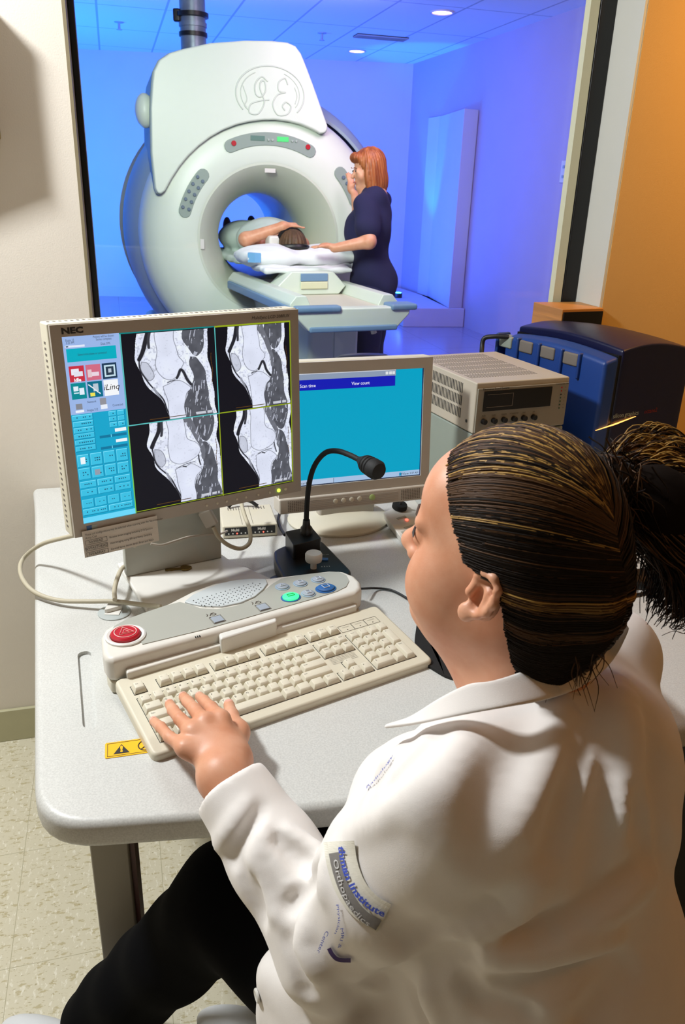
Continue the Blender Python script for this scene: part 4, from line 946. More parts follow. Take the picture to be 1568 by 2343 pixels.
rectf(im, .024, .255, .042, .28, (.8, .9, 1)); rectf(im, .046, .265, .064, .30, (.8, .9, 1)); rectf(im, .024, .285, .044, .292, (.6, .8, .9)); rectf(im, .086, .295, .104, .315, (.9, .8, .1)); rectf(im, .10, .25, .12, .29, (.5, .6, .7))
for k in range(24): rectf(im, .082+.0018*k, .25+.0022*k, .085+.0018*k, .256+.0022*k, (.85, .9, .95))
rectf(im, .025, .345, .05, .375, (.25, .26, .3)); rectf(im, .022, .38, .055, .392, (.9, .93, 1)); rectf(im, .12, .33, .145, .365, (.3, .3, .34)); rectf(im, .122, .365, .148, .388, (.85, .9, 1))
rectf(im, .01, .045, .085, .056, (.8, .85, 1)); rectf(im, .012, .047, .022, .054, (.05, .1, .2))
def btn(x0_, y0_, x1_, y1_, c=C1):
    rectf(im, x0_, y0_, x1_, y1_, cy((10, 140, 180))); rectf(im, x0_, y0_, x1_-.003, y1_-.003, C4); rectf(im, x0_+.002, y0_+.003, x1_-.003, y1_-.003, c)
    n = max(1, int((x1_-x0_)*SW/9)); L_ = 2 if (y1_-y0_) > .05 else 1
    for l in range(L_):
        yy = (y0_+y1_)/2-.006*(L_-1)+.014*l-.004
        for k in range(2, 2*n-1):
            if rng.random() < .7: rectf(im, x0_+(x1_-x0_)*k/(2*n), yy, x0_+(x1_-x0_)*(k+.6)/(2*n), yy+.006, cy((30, 90, 120)))
for k in range(6): btn(.006, .405+.033*k, .088, .434+.033*k)
for k in range(3): btn(.150, .405+.03*k, .182, .432+.03*k); btn(.186, .405+.03*k, .216, .432+.03*k)
rectf(im, .168, .50, .216, .518, (.92, .97, 1)); rectf(im, .168, .56, .216, .578, (.92, .97, 1))
for yy in (.530, .592): rectf(im, .105, yy, .216, yy+.014, cy((10, 120, 160))); rectf(im, .150, yy, .153, yy+.014, C4)
for k in range(4): btn(.006+.053*k, .617, .055+.053*k, .685); btn(.006+.053*k, .692, .055+.053*k, .755)
rectf(im, .018, .632, .038, .668, (.9, .96, 1)); rectf(im, .070, .708, .092, .74, cy((150, 160, 175)))
for r_ in range(2):
    for k in range(3): btn(.006+.071*k, .765+.045*r_, .073+.071*k, .803+.045*r_)
for k in range(4): btn(.006+.053*k, .866, .055+.053*k, .915)
for k in range(2): btn(.006+.107*k, .921, .108+.107*k, .958)
rectf(im, 0, .968, .222, 1, cy((110, 220, 255)))
gx = [.228, .632, .998]; gy = [.010, .497, .992]
for a in range(2):
    for b in range(2):
        xa, xb = int(gx[b]*SW)+2, int(gx[b+1]*SW)-2; ya, yb = int(gy[a]*SH)+2, int(gy[a+1]*SH)-2
        im[ya:yb, xa:xb] = knee(xb-xa, yb-ya, a*2+b)
YG, TG = cy((150, 170, 30)), cy((90, 190, 190))
rectf(im, .222, 0, .632, .008, cy((20, 130, 130))); rectf(im, .632, 0, 1, .010, YG)
rectf(im, .222, .008, .228, .5, TG); rectf(im, .222, .5, .227, 1, cy((120, 200, 90))); rectf(im, .228, .494, .632, .501, TG); rectf(im, .632, .494, 1, .501, YG); rectf(im, .629, .01, .634, .5, TG); rectf(im, .629, .5, .634, 1, YG); rectf(im, .995, .0, 1, 1, YG); rectf(im, .228, .991, 1, .996, YG)
S1 = frame(.6166, .0486); o1 = np.array([-.4395, 1.2091, 1.2258])
mo = thing('monitor', 'large beige monitor at left showing four knee scan images', 'monitor', o1, R=S1)
w1, h1 = .408, .306
def ring(mb, x0_, y0_, x1_, y1_, X0, Y0, X1, Y1, z0_, z1_):
    for a in ((X0, y1_, X1, Y1), (X0, Y0, X1, y0_), (X0, y0_, x0_, y1_), (x1_, y0_, X1, y1_)): mb.box((a[0], a[1], z0_), (a[2], a[3], z1_))
    return mb
screen_mesh('screen', im, w1, h1, mo, .0008, .95)
bz_ = ring(MB(), 0, -h1, w1, 0, -.0165, -h1-.021, w1+.0155, .0185, -.004, .004); bz_.build('bezel', M_bezel, mo, smooth=False)
MB().box((-.0185, -h1-.023, -.045), (w1+.0175, .0205, -.0045)).build('shell', M_shellw, mo, bevel=.003)
vt = MB()
for k in range(46): vt.box((-.012+k*.0092, .0200, -.030), (-.0085+k*.0092, .0210, -.022)); 
vt.build('vent_holes', M_inkgrey, mo, smooth=False); vt = MB()
for k in range(34): vt.box((-.0190, -h1-.01+k*.0092, -.030), (-.0180, -h1-.0065+k*.0092, -.022))
vt.build('vent_holes', M_inkgrey, mo, smooth=False)
g = MB(); add_text(g, 'NEC', .0125, (.000, .0085, .0044), (1, 0, 0), (0, 1, 0), align='LEFT', bold=.0006, sx=1.35); add_text(g, 'MultiSync LCD 2080UX', .0078, (w1-.004, .0085, .0044), (1, 0, 0), (0, 1, 0), align='RIGHT', shear=.25); g.build('brand_lettering', M_ink, mo, smooth=False)
g = MB(); g.box((.004, -h1-.012, .004), (.0125, -h1-.004, .0046)); g.build('blue_badge', M_bluebtn, mo); MB().box((.0125, -h1-.012, .004), (.022, -h1-.004, .0045)).build('badge_plate', M_mril, mo)
for k, x in enumerate((.222, .243, .262, .283, .302, .328, .353)): MB().lathe([(.0022, 0), (.0022, .002), (.0005, .0026)], 12, o=(x, -h1-.011, .004)).build('menu_button', M_shellw, mo)
MB().lathe([(.0032, 0), (.0032, .002), (.0005, .003)], 14, o=(.373, -h1-.0105, .004)).build('power_light', M_ledy, mo); MB().lathe([(.0028, 0), (.0028, .002), (.0005, .003)], 14, o=(.388, -h1-.0105, .004)).build('power_button', M_shellw, mo)
g = MB()
add_text(g, 'iLinq', .0135, (.171*w1, -.277*h1, .0012), (1, 0, 0), (0, 1, 0), shear=.25); g.build('screen_text', M_ink, mo, smooth=False)
g = MB(); add_text(g, 'idle', .0075, (.043*w1, -.222*h1, .0012), (1, 0, 0), (0, 1, 0), bold=.0003); g.build('screen_text', mat('screen_white', (.8, .85, .9), .5, emit=(.8, .85, .95), estr=.9), mo, smooth=False)
g = MB()
for x, y, t in [(.03, .02, 'Exam 12'), (.03, .033, '3:25 PM'), (.16, .012, 'Patient will be shown'), (.16, .026, 'Series complete'), (.165, .05, 'Disk: 59%'), (.11, .095, 'Select scan plane or protocol'), (.088, .342, 'Network'), (.088, .385, 'Images 512'), (.19, .375, 'Connected')]: add_text(g, t, .0052, (x*w1, -y*h1, .0012), (1, 0, 0), (0, 1, 0), sx=.75)
g.build('screen_text', mat('screen_grey_text', hx('4a6a96'), .6), mo, smooth=False)
# monitor stand: flat neck and foot plate
nA = bz(290, 1321, .752); nB = bz(508, 1277, .752); nu = _n(nB-nA); nv = np.array([-nu[1], nu[0], 0]); nL = np.linalg.norm(nB-nA)
Mi = np.array(Matrix(mo.matrix_world).inverted()); tl = lambda p: (Mi[:3, :3]@np.array(p)+Mi[:3, 3])
def wbox(name, lo, hi, A, o, m, parent, bevel=0):
    Mi_ = np.array(parent.matrix_world.inverted()); b = MB().box(lo, hi, A=A, o=o); b.v = [tuple(Mi_[:3, :3]@np.array(v)+Mi_[:3, 3]) for v in b.v]; return b.build(name, m, parent, bevel=bevel)
bpy.context.view_layer.update()
wbox('neck', (0, 0, .012), (nL, .018, .33), (nu, nv, Zv), (nA[0], nA[1], DZ), M_consgrey, mo, .003)
fA = bz(335, 1395, .751); fd = _n(np.array([fA[0]-nA[0], fA[1]-nA[1], 0]));
ft_poly = [(nA[0], nA[1]), tuple((nA+fd*.14)[:2]), tuple((nB+fd*.14+nu*.06)[:2]), (nB[0]+.012, nB[1]), tuple((nB+nv*.07)[:2]), tuple((nA+nv*.07)[:2])]
b = MB().prism(ft_poly, DZ+.0005, DZ+.012); b.v = [tuple(tl(v)) for v in b.v]; b.build('foot_plate', M_white, mo, bevel=.003)
# taped paper note hanging off the lower bezel
pa = tl(bp(186, 1216, o1+S1[2]*.006, S1[2])); pb = tl(bp(358, 1179, o1+S1[2]*.006, S1[2])); pc = tl(bp(196, 1275, o1+S1[2]*.006, S1[2]))
npx = _n(pb-pa); npy = _n(pc-pa); pw = np.linalg.norm(pb-pa); ph = np.linalg.norm(pc-pa); Rw = np.array(mo.matrix_world.to_3x3())
wx = Rw@npx; wy = -(Rw@npy); wy = _n(wy-wx*(wy@wx)); wz = np.cross(wx, wy); po = Rw@pa+o1+wz*.002
nt_ = thing('paper_note', 'printed paper note taped to the lower left edge of the large monitor', 'note', po, R=(wx, wy, wz))
v_ = []; N_ = 12
for j in range(2):
    for i in range(N_+1): v_.append((pw*i/N_, -ph*j, .0018*math.sin(i/N_*PI)*(1 if j else .2)))
MB().add(v_, [(i, i+N_+1, i+N_+2, i+1) for i in range(N_)]).build('sheet', M_paper, nt_)
pg = MB()
add_text(pg, 'These coil configurations may be selected when scanning with the Neurovascular', .0052, (.004, -.0065, .0022), (1, 0, 0), (0, 1, 0), align='LEFT', sx=.80); add_text(pg, 'Array Coil', .0052, (.004, -.012, .0024), (1, 0, 0), (0, 1, 0), align='LEFT', sx=.85)
for k, (a, b) in enumerate([('NVHEAD', 'Routine brain imaging including DTI/Spectro'), ('NVFASTHEAD', 'Head imaging using EPI and Ramp Sampling'), ('NVARRAY', 'Cervical Spine, Aortic Arch, Brain and Neck')]):
    y = -.0205-.0108*k; add_text(pg, a, .0062, (.021, y, .0026), (1, 0, 0), (0, 1, 0)); add_text(pg, b, .0050, (.044, y+.0005, .0024), (1, 0, 0), (0, 1, 0), align='LEFT', sx=.86)
    for lo, hi in (((.003, y-.0040), (.040, y-.0036)), ((.003, y+.0036), (.040, y+.0040)), ((.003, y-.004), (.0034, y+.004)), ((.0396, y-.004), (.040, y+.004))): pg.box((lo[0], lo[1], .0020), (hi[0], hi[1], .0024))
pg.build('printed_text', M_ink, nt_, smooth=False)

# second monitor
w2, h2 = .299, .232
im2 = np.zeros((232, 300, 3)); im2[:] = cy((0, 172, 210))
rectf(im2, 0, .0, .79, .055, cy((150, 165, 190))); rectf(im2, 0, .0, .79, .008, cy((220, 225, 235))); rectf(im2, 0, .055, .785, .145, cy((20, 30, 190)))
for k in range(3): rectf(im2, .715+.024*k, .018, .735+.024*k, .042, (.85, .88, .92))
rectf(im2, 0, .945, 1, 1, cy((175, 205, 240))); rectf(im2, 0, .947, .33, .995, cy((190, 210, 238))); rectf(im2, .33, .95, .334, .995, cy((90, 100, 120)))
rectf(im2, .835, .955, .85, .985, cy((20, 150, 200))); rectf(im2, .49+.01, .765, .508, .785, (.9, 1, 1)); rectf(im2, 0, .993, 1, 1, cy((20, 30, 60))); rectf(im2, .993, 0, 1, 1, cy((20, 30, 90)))
S2 = frame(.3615, .0862); tr2 = np.array([.159, 1.638, 1.107]); o2 = tr2-S2[0]*w2
m2 = thing('monitor', 'smaller beige monitor with plain cyan desktop and built-in speakers', 'monitor', o2, R=S2)
screen_mesh('screen', im2, w2, h2, m2, .0008, .85)
ring(MB(), 0, -h2, w2, 0, -.021, -h2-.020, w2+.0195, .022, -.004, .0045).build('bezel', M_bezel2, m2, smooth=False)
MB().box((-.023, -h2-.022, -.040), (w2+.0215, .024, -.0045)).build('shell', M_shellw, m2, bevel=.006)
sb = MB().box((-.0225, -h2-.054, -.035), (w2+.0205, -h2-.0205, .010)).build('speaker_bar', M_bezel2, m2, bevel=.004)
g = MB()
for k in range(6):
    for xa, xb in ((.045, w2-.055),): g.box((xa, -h2-.030-.0038*k, .0098), (xb, -h2-.0288-.0038*k, .0106))
g.build('speaker_grooves', M_bezel, m2, smooth=False)
g = MB()
for c0 in (-.004, w2-.048):
    g = MB()
    for i in range(11):
        for j in range(7): g.box((c0+.0042*i, -h2-.028-.0034*j, .0098), (c0+.0042*i+.002, -h2-.0262-.0034*j, .0107))
    g.build('speaker_holes', M_inkgrey, m2, smooth=False)
for x in (.100, .118, .136, .154): MB().lathe([(.0052, 0), (.0052, .0012), (.0044, .0016), (.0005, .0016)], 18, o=(x, -h2-.036, .0102)).build('menu_button', M_shellw, m2)
MB().lathe([(.0066, 0), (.0066, .0014), (.0054, .0018), (.0005, .0018)], 20, o=(.183, -h2-.036, .0102)).build('power_button', mat('power_green', hx('a9c27a'), .4), m2)
g = MB(); M_sw = MATS['screen_white']
add_text(g, 'Scan time', .0095, (.045, -.108*h2, .0012), (1, 0, 0), (0, 1, 0), sx=.9); add_text(g, 'View count', .0095, (.158, -.108*h2, .0012), (1, 0, 0), (0, 1, 0), sx=.9); g.build('screen_text', M_sw, m2, smooth=False)
g = MB(); add_text(g, 'ScanTime', .007, (.038, -.972*h2, .0012), (1, 0, 0), (0, 1, 0)); add_text(g, '3:37 AM', .006, (.284, -.972*h2, .0012), (1, 0, 0), (0, 1, 0)); add_text(g, 'IJView', .0075, (.262, -.972*h2, .0012), (1, 0, 0), (0, 1, 0), shear=.2); g.build('screen_text', M_ink, m2, smooth=False)
bpy.context.view_layer.update()
bc = bz(765, 1193, DZ); Mi2 = np.array(m2.matrix_world.inverted()); t2 = lambda p: tuple(Mi2[:3, :3]@np.array(p)+Mi2[:3, 3])
b = MB().lathe([(.128, .0005), (.130, .006), (.122, .012), (.06, .019), (.0005, .022)], 40, A=(S2[0]*.92, np.array([-S2[0][1], S2[0][0], 0])*.78, Zv), o=(bc[0]+.01, bc[1]+.01, DZ)); b.v = [t2(v) for v in b.v]; b.build('base', M_shellw, m2)
nn = np.array([-S2[0][1], S2[0][0], 0]); 
b = MB().box((-.068, 0, .012), (.068, .03, .20), A=(S2[0], nn, Zv), o=(bc[0]+.03, bc[1]+.008, DZ)); b.v = [t2(v) for v in b.v]; b.build('neck', M_bezel, m2, bevel=.006)

# ================================================================== SMALL THINGS ON THE DESK
# modems
for i, (x, lab) in enumerate([(543, 'left one of the two cream modem boxes standing behind the large monitor'), (603, 'right one of the two cream modem boxes, red light lit in the middle')]):
    c = bz(x, 1230+(-2 if i else 2), DZ); mu = _n(bz(640, 1238, DZ)-bz(512, 1246, DZ)); mv = np.array([-mu[1], mu[0], 0])
    t = thing('modem', lab, 'modem', c+mv*0, R=(mu, mv, Zv), group='pair of modems')
    MB().box((-.031, 0, .0005), (.031, .115, .030)).build('case', M_beige, t, bevel=.003)
    MB().box((-.026, -.0015, .008), (.026, .0005, .026)).build('front_panel', M_black, t, bevel=.001)
    g = MB(); add_text(g, 'Multi', .0085, (-.004, -.0018, .0205), (1, 0, 0), (0, 0, 1), bold=.0003); g.build('lettering', M_white, t, smooth=False)
    for k in range(5): MB().lathe([(.0016, 0), (.0016, .001), (.0005, .0012)], 10, A=(np.array([1, 0, 0]), Zv, np.array([0, -1, 0])), o=(-.018+.009*k, -.0015, .0125)).build('indicator', M_led if (k == 2) else M_white, t)
    g = MB()
    for k in range(5): g.box((-.012+.006*k, .088, .0295), (-.0105+.006*k, .104, .0306))
    g.box((.012 if not i else -.022, .004, .0296), (.0128 if not i else -.0212, .112, .0303)); g.build('top_vents', M_inkgrey, t, smooth=False)
# gooseneck microphone
mc = thing('gooseneck_microphone', 'black desk microphone on a bent gooseneck with a heavy black base', 'microphone', (-.07, 1.42, DZ))
mo_ = -np.array([-.07, 1.42, DZ]); q = lambda x, y, z: P2(x, y, z)
zb = DZ+.03
bpts = [q(*p, zb) for p in [(626, 1258), (668, 1240), (738, 1236), (806, 1306), (790, 1330), (655, 1335), (628, 1282)]]
MB().prism([(a+mo_[0], b+mo_[1]) for a, b in round_poly(bpts, .012, 4)], .0005, .030).build('base', M_black, mc, bevel=.006, seg=3)
kp = [q(*p, DZ+.06) for p in [(652, 1218), (712, 1206), (736, 1234), (672, 1250)]]
MB().prism([(a+mo_[0], b+mo_[1]) for a, b in round_poly(kp, .006, 3)], .028, .062).build('neck_block', M_black, mc, bevel=.005, seg=3)
nk_ = [by(701, 1232, 1.452), by(701, 1200, 1.455), by(703, 1150, 1.455), by(709, 1100, 1.45), by(722, 1062, 1.44), by(745, 1036, 1.425), by(772, 1032, 1.41), by(800, 1041, 1.39), by(826, 1054, 1.37)]
b0_ = nk_[0].copy(); b0_[2] = DZ+.055; nk_[0] = b0_
MB().tube([p+mo_ for p in spline(nk_, 12)], .0052, 12).build('gooseneck', M_rubber, mc)
MB().lathe([(.012, .06), (.012, .075), (.008, .08), (.007, .092)], 20, o=(nk_[0][0]+mo_[0], nk_[0][1]+mo_[1], 0)).build('neck_socket', M_black, mc)
hd0 = by(826, 1054, 1.37)+mo_; hd1 = by(858, 1073, 1.335)+mo_; ha = _n(hd1-hd0); hb = _n(np.cross(ha, Zv)); hcx = np.cross(ha, hb)
MB().lathe([(.006, -.006), (.0085, 0), (.014, .01), (.0165, .016), (.015, .018), (.0175, .020), (.0175, .024), (.0155, .026), (.018, .028), (.018, .032), (.016, .034), (.0185, .036), (.0185, .050), (.015, .056), (.0005, .057)], 28, A=(hb, hcx, ha), o=hd0).build('microphone_head', M_rubber, mc)
p = bz(720, 1300, zb)+mo_
MB().lathe([(.006, .028), (.006, .045), (.0155, .046), (.0165, .049), (.0165, .060), (.0145, .063), (.0005, .0635)], 28, o=(p[0]-.002, p[1]+.0, 0)).build('talk_button', M_white, mc)
p = bz(742, 1281, zb)+mo_; MB().box((-.008, -.005, .029), (.008, .005, .033), o=(p[0], p[1], 0), A=np.eye(3)).build('blue_key', M_bluebtn, mc, bevel=.001)
g = MB(); p = bz(745, 1297, zb)+mo_; add_text(g, 'A 3 3 3', .006, (p[0], p[1], .0308), (.98, .2, 0), (-.2, .98, 0)); p = bz(744, 1270, zb)+mo_; add_text(g, 'ON / OFF', .004, (p[0], p[1], .0308), (.98, .2, 0), (-.2, .98, 0)); g.build('panel_lettering', M_white, mc, smooth=False)
# brass key on the monitor foot
kc = bz(414, 1302, .753); kx = _n(bz(444, 1300, .753)-bz(384, 1305, .753)); kyy = np.array([-kx[1], kx[0], 0])
kk_ = thing('door_key', 'small brass key lying on the foot plate of the large monitor', 'key', kc, R=(kx, kyy, Zv))
MB().prism(round_poly([(-.030, -.003), (-.026, -.0045), (-.022, -.0025), (-.018, -.0045), (-.014, -.003), (.0, -.0035), (.0, .004), (-.030, .003)], .0005, 2), 0, .0022).build('blade', M_brass, kk_)
MB().prism([(.009+.011*math.cos(a)*(1+.12*math.cos(3*a)), .0005+.010*math.sin(a)) for a in np.linspace(0, 2*PI, 24)[:-1]], 0, .003).build('bow', M_brass, kk_, bevel=.0006)
# cable clip puck
p = bz(262, 1402, DZ); cc = thing('cable_clip', 'round grey adhesive cable clip on the desk left of the console', 'clip', p)
MB().lathe([(.0285, .0004), (.0285, .002), (.026, .003), (.0005, .003)], 32).build('pad', mat('clip_pad', hx('a9b0ae'), .5), cc)
MB().box((-.014, -.014, .003), (.012, .012, .0045)).prism([(-.014, -.010), (-.010, -.010), (.012, .006), (.012, .012), (-.014, .012)], .0045, .012).build('clip_body', M_white, cc, bevel=.001)
# cables
z6 = DZ+.008
lp_ = [bz(368, 1388, .765), bz(320, 1383, DZ+.020), bz(262, 1376, DZ+.0185), bz(200, 1376, DZ+.016), bz(130, 1373, DZ+.011), bz(75, 1352, DZ+.012), bz(48, 1315, DZ+.012), bz(52, 1280, DZ+.015), bz(90, 1248, .79), bz(140, 1232, .83), bz(200, 1222, .87), bz(255, 1235, .88), bz(310, 1248, .85)]
cable('console_cable', lp_, .0042, M_cable, 'thick grey cable looping off the desk edge from the console to the monitor')
cable('upright_cable', [bz(263, 1372, DZ+.030), bz(262, 1350, DZ+.03), bz(268, 1325, DZ+.035), bz(280, 1300, DZ+.03), bz(300, 1290, DZ+.010)], .0042, M_cable, 'short grey cable arching behind the neck of the large monitor')
vd = thing('video_cable', 'grey video cable hanging in a loop below the large monitor', 'cable', (-.19, 1.45, .85)); vo = -np.array([-.19, 1.45, .85])
vpts = [by(488, 1205, 1.385), by(500, 1228, 1.385), by(524, 1248, 1.39), by(552, 1255, 1.40), by(572, 1240, 1.42), by(571, 1210, 1.45), by(560, 1180, 1.48), by(553, 1150, 1.52), by(560, 1128, 1.56)]
MB().tube([p+vo for p in spline(vpts, 10)], .0042, 10).build('cord', M_cable, vd)
c0 = by(474, 1180, 1.385)+vo; c1 = by(488, 1205, 1.385)+vo; cax = _n(c1-c0); cx_ = _n(np.cross(cax, [0, 1., 0])); cyy = np.cross(cax, cx_)
MB().box((-.013, -.007, -.012), (.013, .007, .022), A=(cx_, cyy, cax), o=c0).build('plug', M_bezel, vd, bevel=.003)
cable('thin_cable', [bz(345, 1244, .84), bz(370, 1247, .835), bz(400, 1238, .835), bz(440, 1227, .83), bz(500, 1222, .80), bz(520, 1215, .79)], .0022, M_bezel, 'thin grey wire crossing in front of the large monitor neck')
cable('microphone_cable', [bz(652, 1224, DZ+.03), bz(642, 1208, DZ+.02), bz(637, 1190, DZ+.02), bz(641, 1170, DZ+.02), bz(640, 1150, DZ+.02)], .0035, M_cableb, 'black cable with a metal plug entering the microphone block')
cable('modem_cable', [bz(522, 1160, DZ+.034), bz(540, 1146, DZ+.045), bz(570, 1146, DZ+.045), bz(590, 1158, DZ+.034)], .004, M_cableb, 'black cable end plugged in behind the modem boxes')
cable('mouse_cable', [bz(826, 1347, .765), bz(860, 1346, DZ+.006), bz(895, 1350, DZ+.004), bz(930, 1368, DZ+.004), bz(975, 1400, DZ+.004), bz(1010, 1440, DZ+.004)], .0022, M_cableb, 'thin black cable running from the console towards the mouse pad')
p = bz(642, 1331, DZ); tag(MB().lathe([(.022, .0004), (.022, .004), (.018, .006), (.0005, .006)], 28).build('rubber_pad', M_black, None, loc=p), 'small round black pad on the desk behind the console', 'pad')
# mouse pad and mouse
mp_ = [q(*p, DZ+.004) for p in [(955, 1420), (985, 1425), (1120, 1450), (1150, 1560), (1030, 1554), (962, 1512), (948, 1470)]]
cpad = (.2, 1.1)
tag(MB().prism(round_poly([(a, b) for a, b in mp_], .02, 5), DZ+.0006, DZ+.005).build('mouse_pad', M_rubber), 'black mouse pad on the desk at the right end of the keyboard', 'mouse pad')
# control box with joystick
cq = [bz(*p, DZ) for p in [(879, 1195), (926, 1253), (1000, 1228), (950, 1160)]]
cbx = thing('joystick_box', 'small white control box with black knob and orange light behind the operator face', 'control box', (cq[1][0], cq[1][1], DZ)); cbo = -np.array([cq[1][0], cq[1][1], DZ])
t_ = [bz(877, 1172, DZ+.035), bz(922, 1236, DZ+.012), bz(998, 1212, DZ+.012), bz(948, 1140, DZ+.035)]
b = MB(); b.add([p+cbo+Zv*.0006 for p in cq]+[p+cbo for p in t_], [(3, 2, 1, 0), (4, 5, 6, 7), (0, 1, 5, 4), (1, 2, 6, 5), (2, 3, 7, 6), (3, 0, 4, 7)]); b.build('case', M_white, cbx, bevel=.002)
tn_ = _n(np.cross(t_[2]-t_[1], t_[0]-t_[1])); ta = _n(t_[2]-t_[1]); tb2 = np.cross(tn_, ta)
onf = lambda x, y: bp(x, y, t_[1], tn_)+cbo
p = onf(914, 1162); MB().lathe([(.0175, .0005), (.0175, .008), (.016, .011), (.0005, .011)], 24, A=(ta, tb2, tn_), o=p).build('knob', M_rubber, cbx); MB().tube([p+tn_*.01, p+tn_*.03], .003, 8).build('stick', M_chrome, cbx)
p = onf(931, 1190); MB().lathe([(.0035, 0), (.0035, .002), (.0005, .003)], 12, A=(ta, tb2, tn_), o=p).build('lit_button', M_led, cbx)
for x, y in ((918, 1185), (935, 1206), (928, 1216)):
    p = onf(x, y); MB().box((-.012, -.003, .0002), (.014, .003, .001), A=(ta, tb2, tn_), o=p).build('label_strip', M_consgrey, cbx)
# amplifier on a lower unit
zt_ = 1.075
A0, A1, A2, A3 = bz(1092, 877, zt_), bz(1305, 862, zt_), bz(1145, 802, zt_), bz(960, 805, zt_)
au = _n(A1-A0); av = np.array([-au[1], au[0], 0]); aw = np.linalg.norm(A1-A0); ad = min(.30, (A3-A0)@av)
skx = ((A3-A0)@au)/((A3-A0)@av)
print('amp', aw, ad, (A3-A0)@av, 'skew', skx, A0, A1)
sa = .0; AF = .30
def amp_box(name, label, z0_, h_, mbody, mfront, detail):
    t = thing(name, label, 'amplifier', (A0[0], A0[1], z0_), R=(au, av, Zv))
    MB().box((0, 0, 0), (aw, AF, h_)).build('case', mbody, t, bevel=.003)
    MB().box((.003, -.004, .003), (aw-.003, .0, h_-.012)).build('front_panel', mfront, t, bevel=.001)
    return t
lowz = 1.075-.112
lu = amp_box('control_unit', 'grey-green lower unit beneath the beige amplifier box', DZ+.006, lowz-DZ-.0075, M_ampl, M_ampl, 0)
for x_ in (.01, aw-.01):
    for y_ in (.02, .28): MB().lathe([(.008, -.0055), (.008, 0)], 12, o=(x_, y_, 0)).build('foot', M_rubber, lu)
am = amp_box('amplifier', 'beige amplifier box with dark display window, vents and knobs', lowz, .112, M_amp, M_ampf, 1)
MB().box((.018, -.0055, .050), (aw*.80, -.004, .094)).build('display_window', M_black, am)
g = MB(); 
for lo, hi in (((.026, .058), (.092, .0592)), ((.026, .086), (.092, .0868)), ((.0905, .058), (.092, .087))): g.box((lo[0], -.0063, lo[1]), (hi[0], -.0055, hi[1]))
g.build('display_frame', M_inkgrey, am)
g = MB(); add_text(g, 'Resonance Sound Systems', .0062, (.014, -.0045, .0985), (1, 0, 0), (0, 0, 1), align='LEFT', bold=.0001); add_text(g, 'Commander MRI', .0050, (aw-.004, -.0045, .0985), (1, 0, 0), (0, 0, 1), align='RIGHT')
for k in range(7): add_text(g, ['+6', '+3', '0', '-3', '-6', '-12', '-20'][k], .0035, (aw-.012, -.0045, .090-.0078*k), (1, 0, 0), (0, 0, 1))
for k, s_ in enumerate(['MUTE', 'MUSIC', 'VOLUME', 'MICROPHONE', 'TALK', 'ON']): add_text(g, s_, .0035, (.022+.026*k, -.0045, .040), (1, 0, 0), (0, 0, 1))
g.build('front_lettering', M_ink, am, smooth=False)
for k in range(7): MB().lathe([(.0017, 0), (.0017, .001), (.0005, .0014)], 10, A=(np.array([1, 0, 0]), Zv, np.array([0, -1, 0])), o=(aw-.022, -.004, .090-.0078*k)).build('indicator', [M_red, M_red, M_dark, M_green, mat('dull_green', hx('1e4a2c'), .4), MATS['dull_green'], MATS['dull_green']][k] if k != 3 else MATS['dull_green'], am)
for k in range(6): MB().lathe([(.0062, 0), (.0062, .009), (.005, .010), (.0005, .010)], 18, A=(np.array([1, 0, 0]), Zv, np.array([0, -1, 0])), o=(.022+.026*k, -.004, .028)).build('knob', M_black, am)
g = MB()
for j in range(6):
    for k in range(26): g.box((.014+.0068*k, .045+.040*j, .1118), (.0165+.0068*k, .078+.040*j, .1124))
g.build('top_vents', M_inkgrey, am, smooth=False)
g = MB()
for j in range(3):
    for k in range(34): g.box((-.0006, .055+.0066*k, .022+.028*j), (.0002, .0575+.0066*k, .044+.028*j))
g.build('side_vents', M_dark, am, smooth=False)
MB().lathe([(.0035, 0), (.0035, .001), (.0005, .001)], 12, A=(np.array([0, 1, 0]), Zv, np.array([-1, 0, 0])), o=(-.0002, .028, .022)).build('side_socket', M_black, am)
# blue workstation tower
OC = np.array([.582, 1.775, DZ]); ou = _n(np.array([.86, .5, 0])); ov = np.array([-ou[1], ou[0], 0]); ow, od, oh = .295, .355, .375
oc = thing('computer_tower', 'dark blue workstation computer with an orange light bar, behind the operator', 'computer', OC, R=(ou, ov, Zv))
def dome(xa, xb, hs, y0_, y1_, rise=.022, nx=10, ny=12):
    vs = []; 
    for j in range(ny+1):
        for i in range(nx+1):
            x = xa+(xb-xa)*i/nx; y = y0_+(y1_-y0_)*j/ny; t = (x-0)/ow; z = hs+rise*math.sin(PI*min(1, max(0, t)))+.012*math.sin(PI*j/ny); vs.append((x, y, z))
    n0 = len(vs)
    for j in range(ny+1):
        for i in range(nx+1): vs.append((xa+(xb-xa)*i/nx, y0_+(y1_-y0_)*j/ny, .004))
    f = []; W_ = nx+1
    for j in range(ny):
        for i in range(nx): a = j*W_+i; f.append((a, a+1, a+W_+1, a+W_)); f.append((n0+a, n0+a+W_, n0+a+W_+1, n0+a+1))
    for i in range(nx): a = i; f.append((a, n0+a, n0+a+1, a+1)); a = ny*W_+i; f.append((a, a+1, n0+a+1, n0+a))
    for j in range(ny): a = j*W_; f.append((a, a+W_, n0+a+W_, n0+a)); a = j*W_+nx; f.append((a, n0+a, n0+a+W_, a+W_))
    return MB().add(vs, f)
dome(.052, ow, oh, 0, od).build('main_body', M_navyd, oc, bevel=.006)
dome(.0, .046, oh-.012, .0, od-.01, .02, 4, 10).build('side_skin', M_navy, oc, bevel=.009, seg=3)
MB().box((.044, .004, .01), (.054, od-.006, oh)).build('seam', M_black, oc)
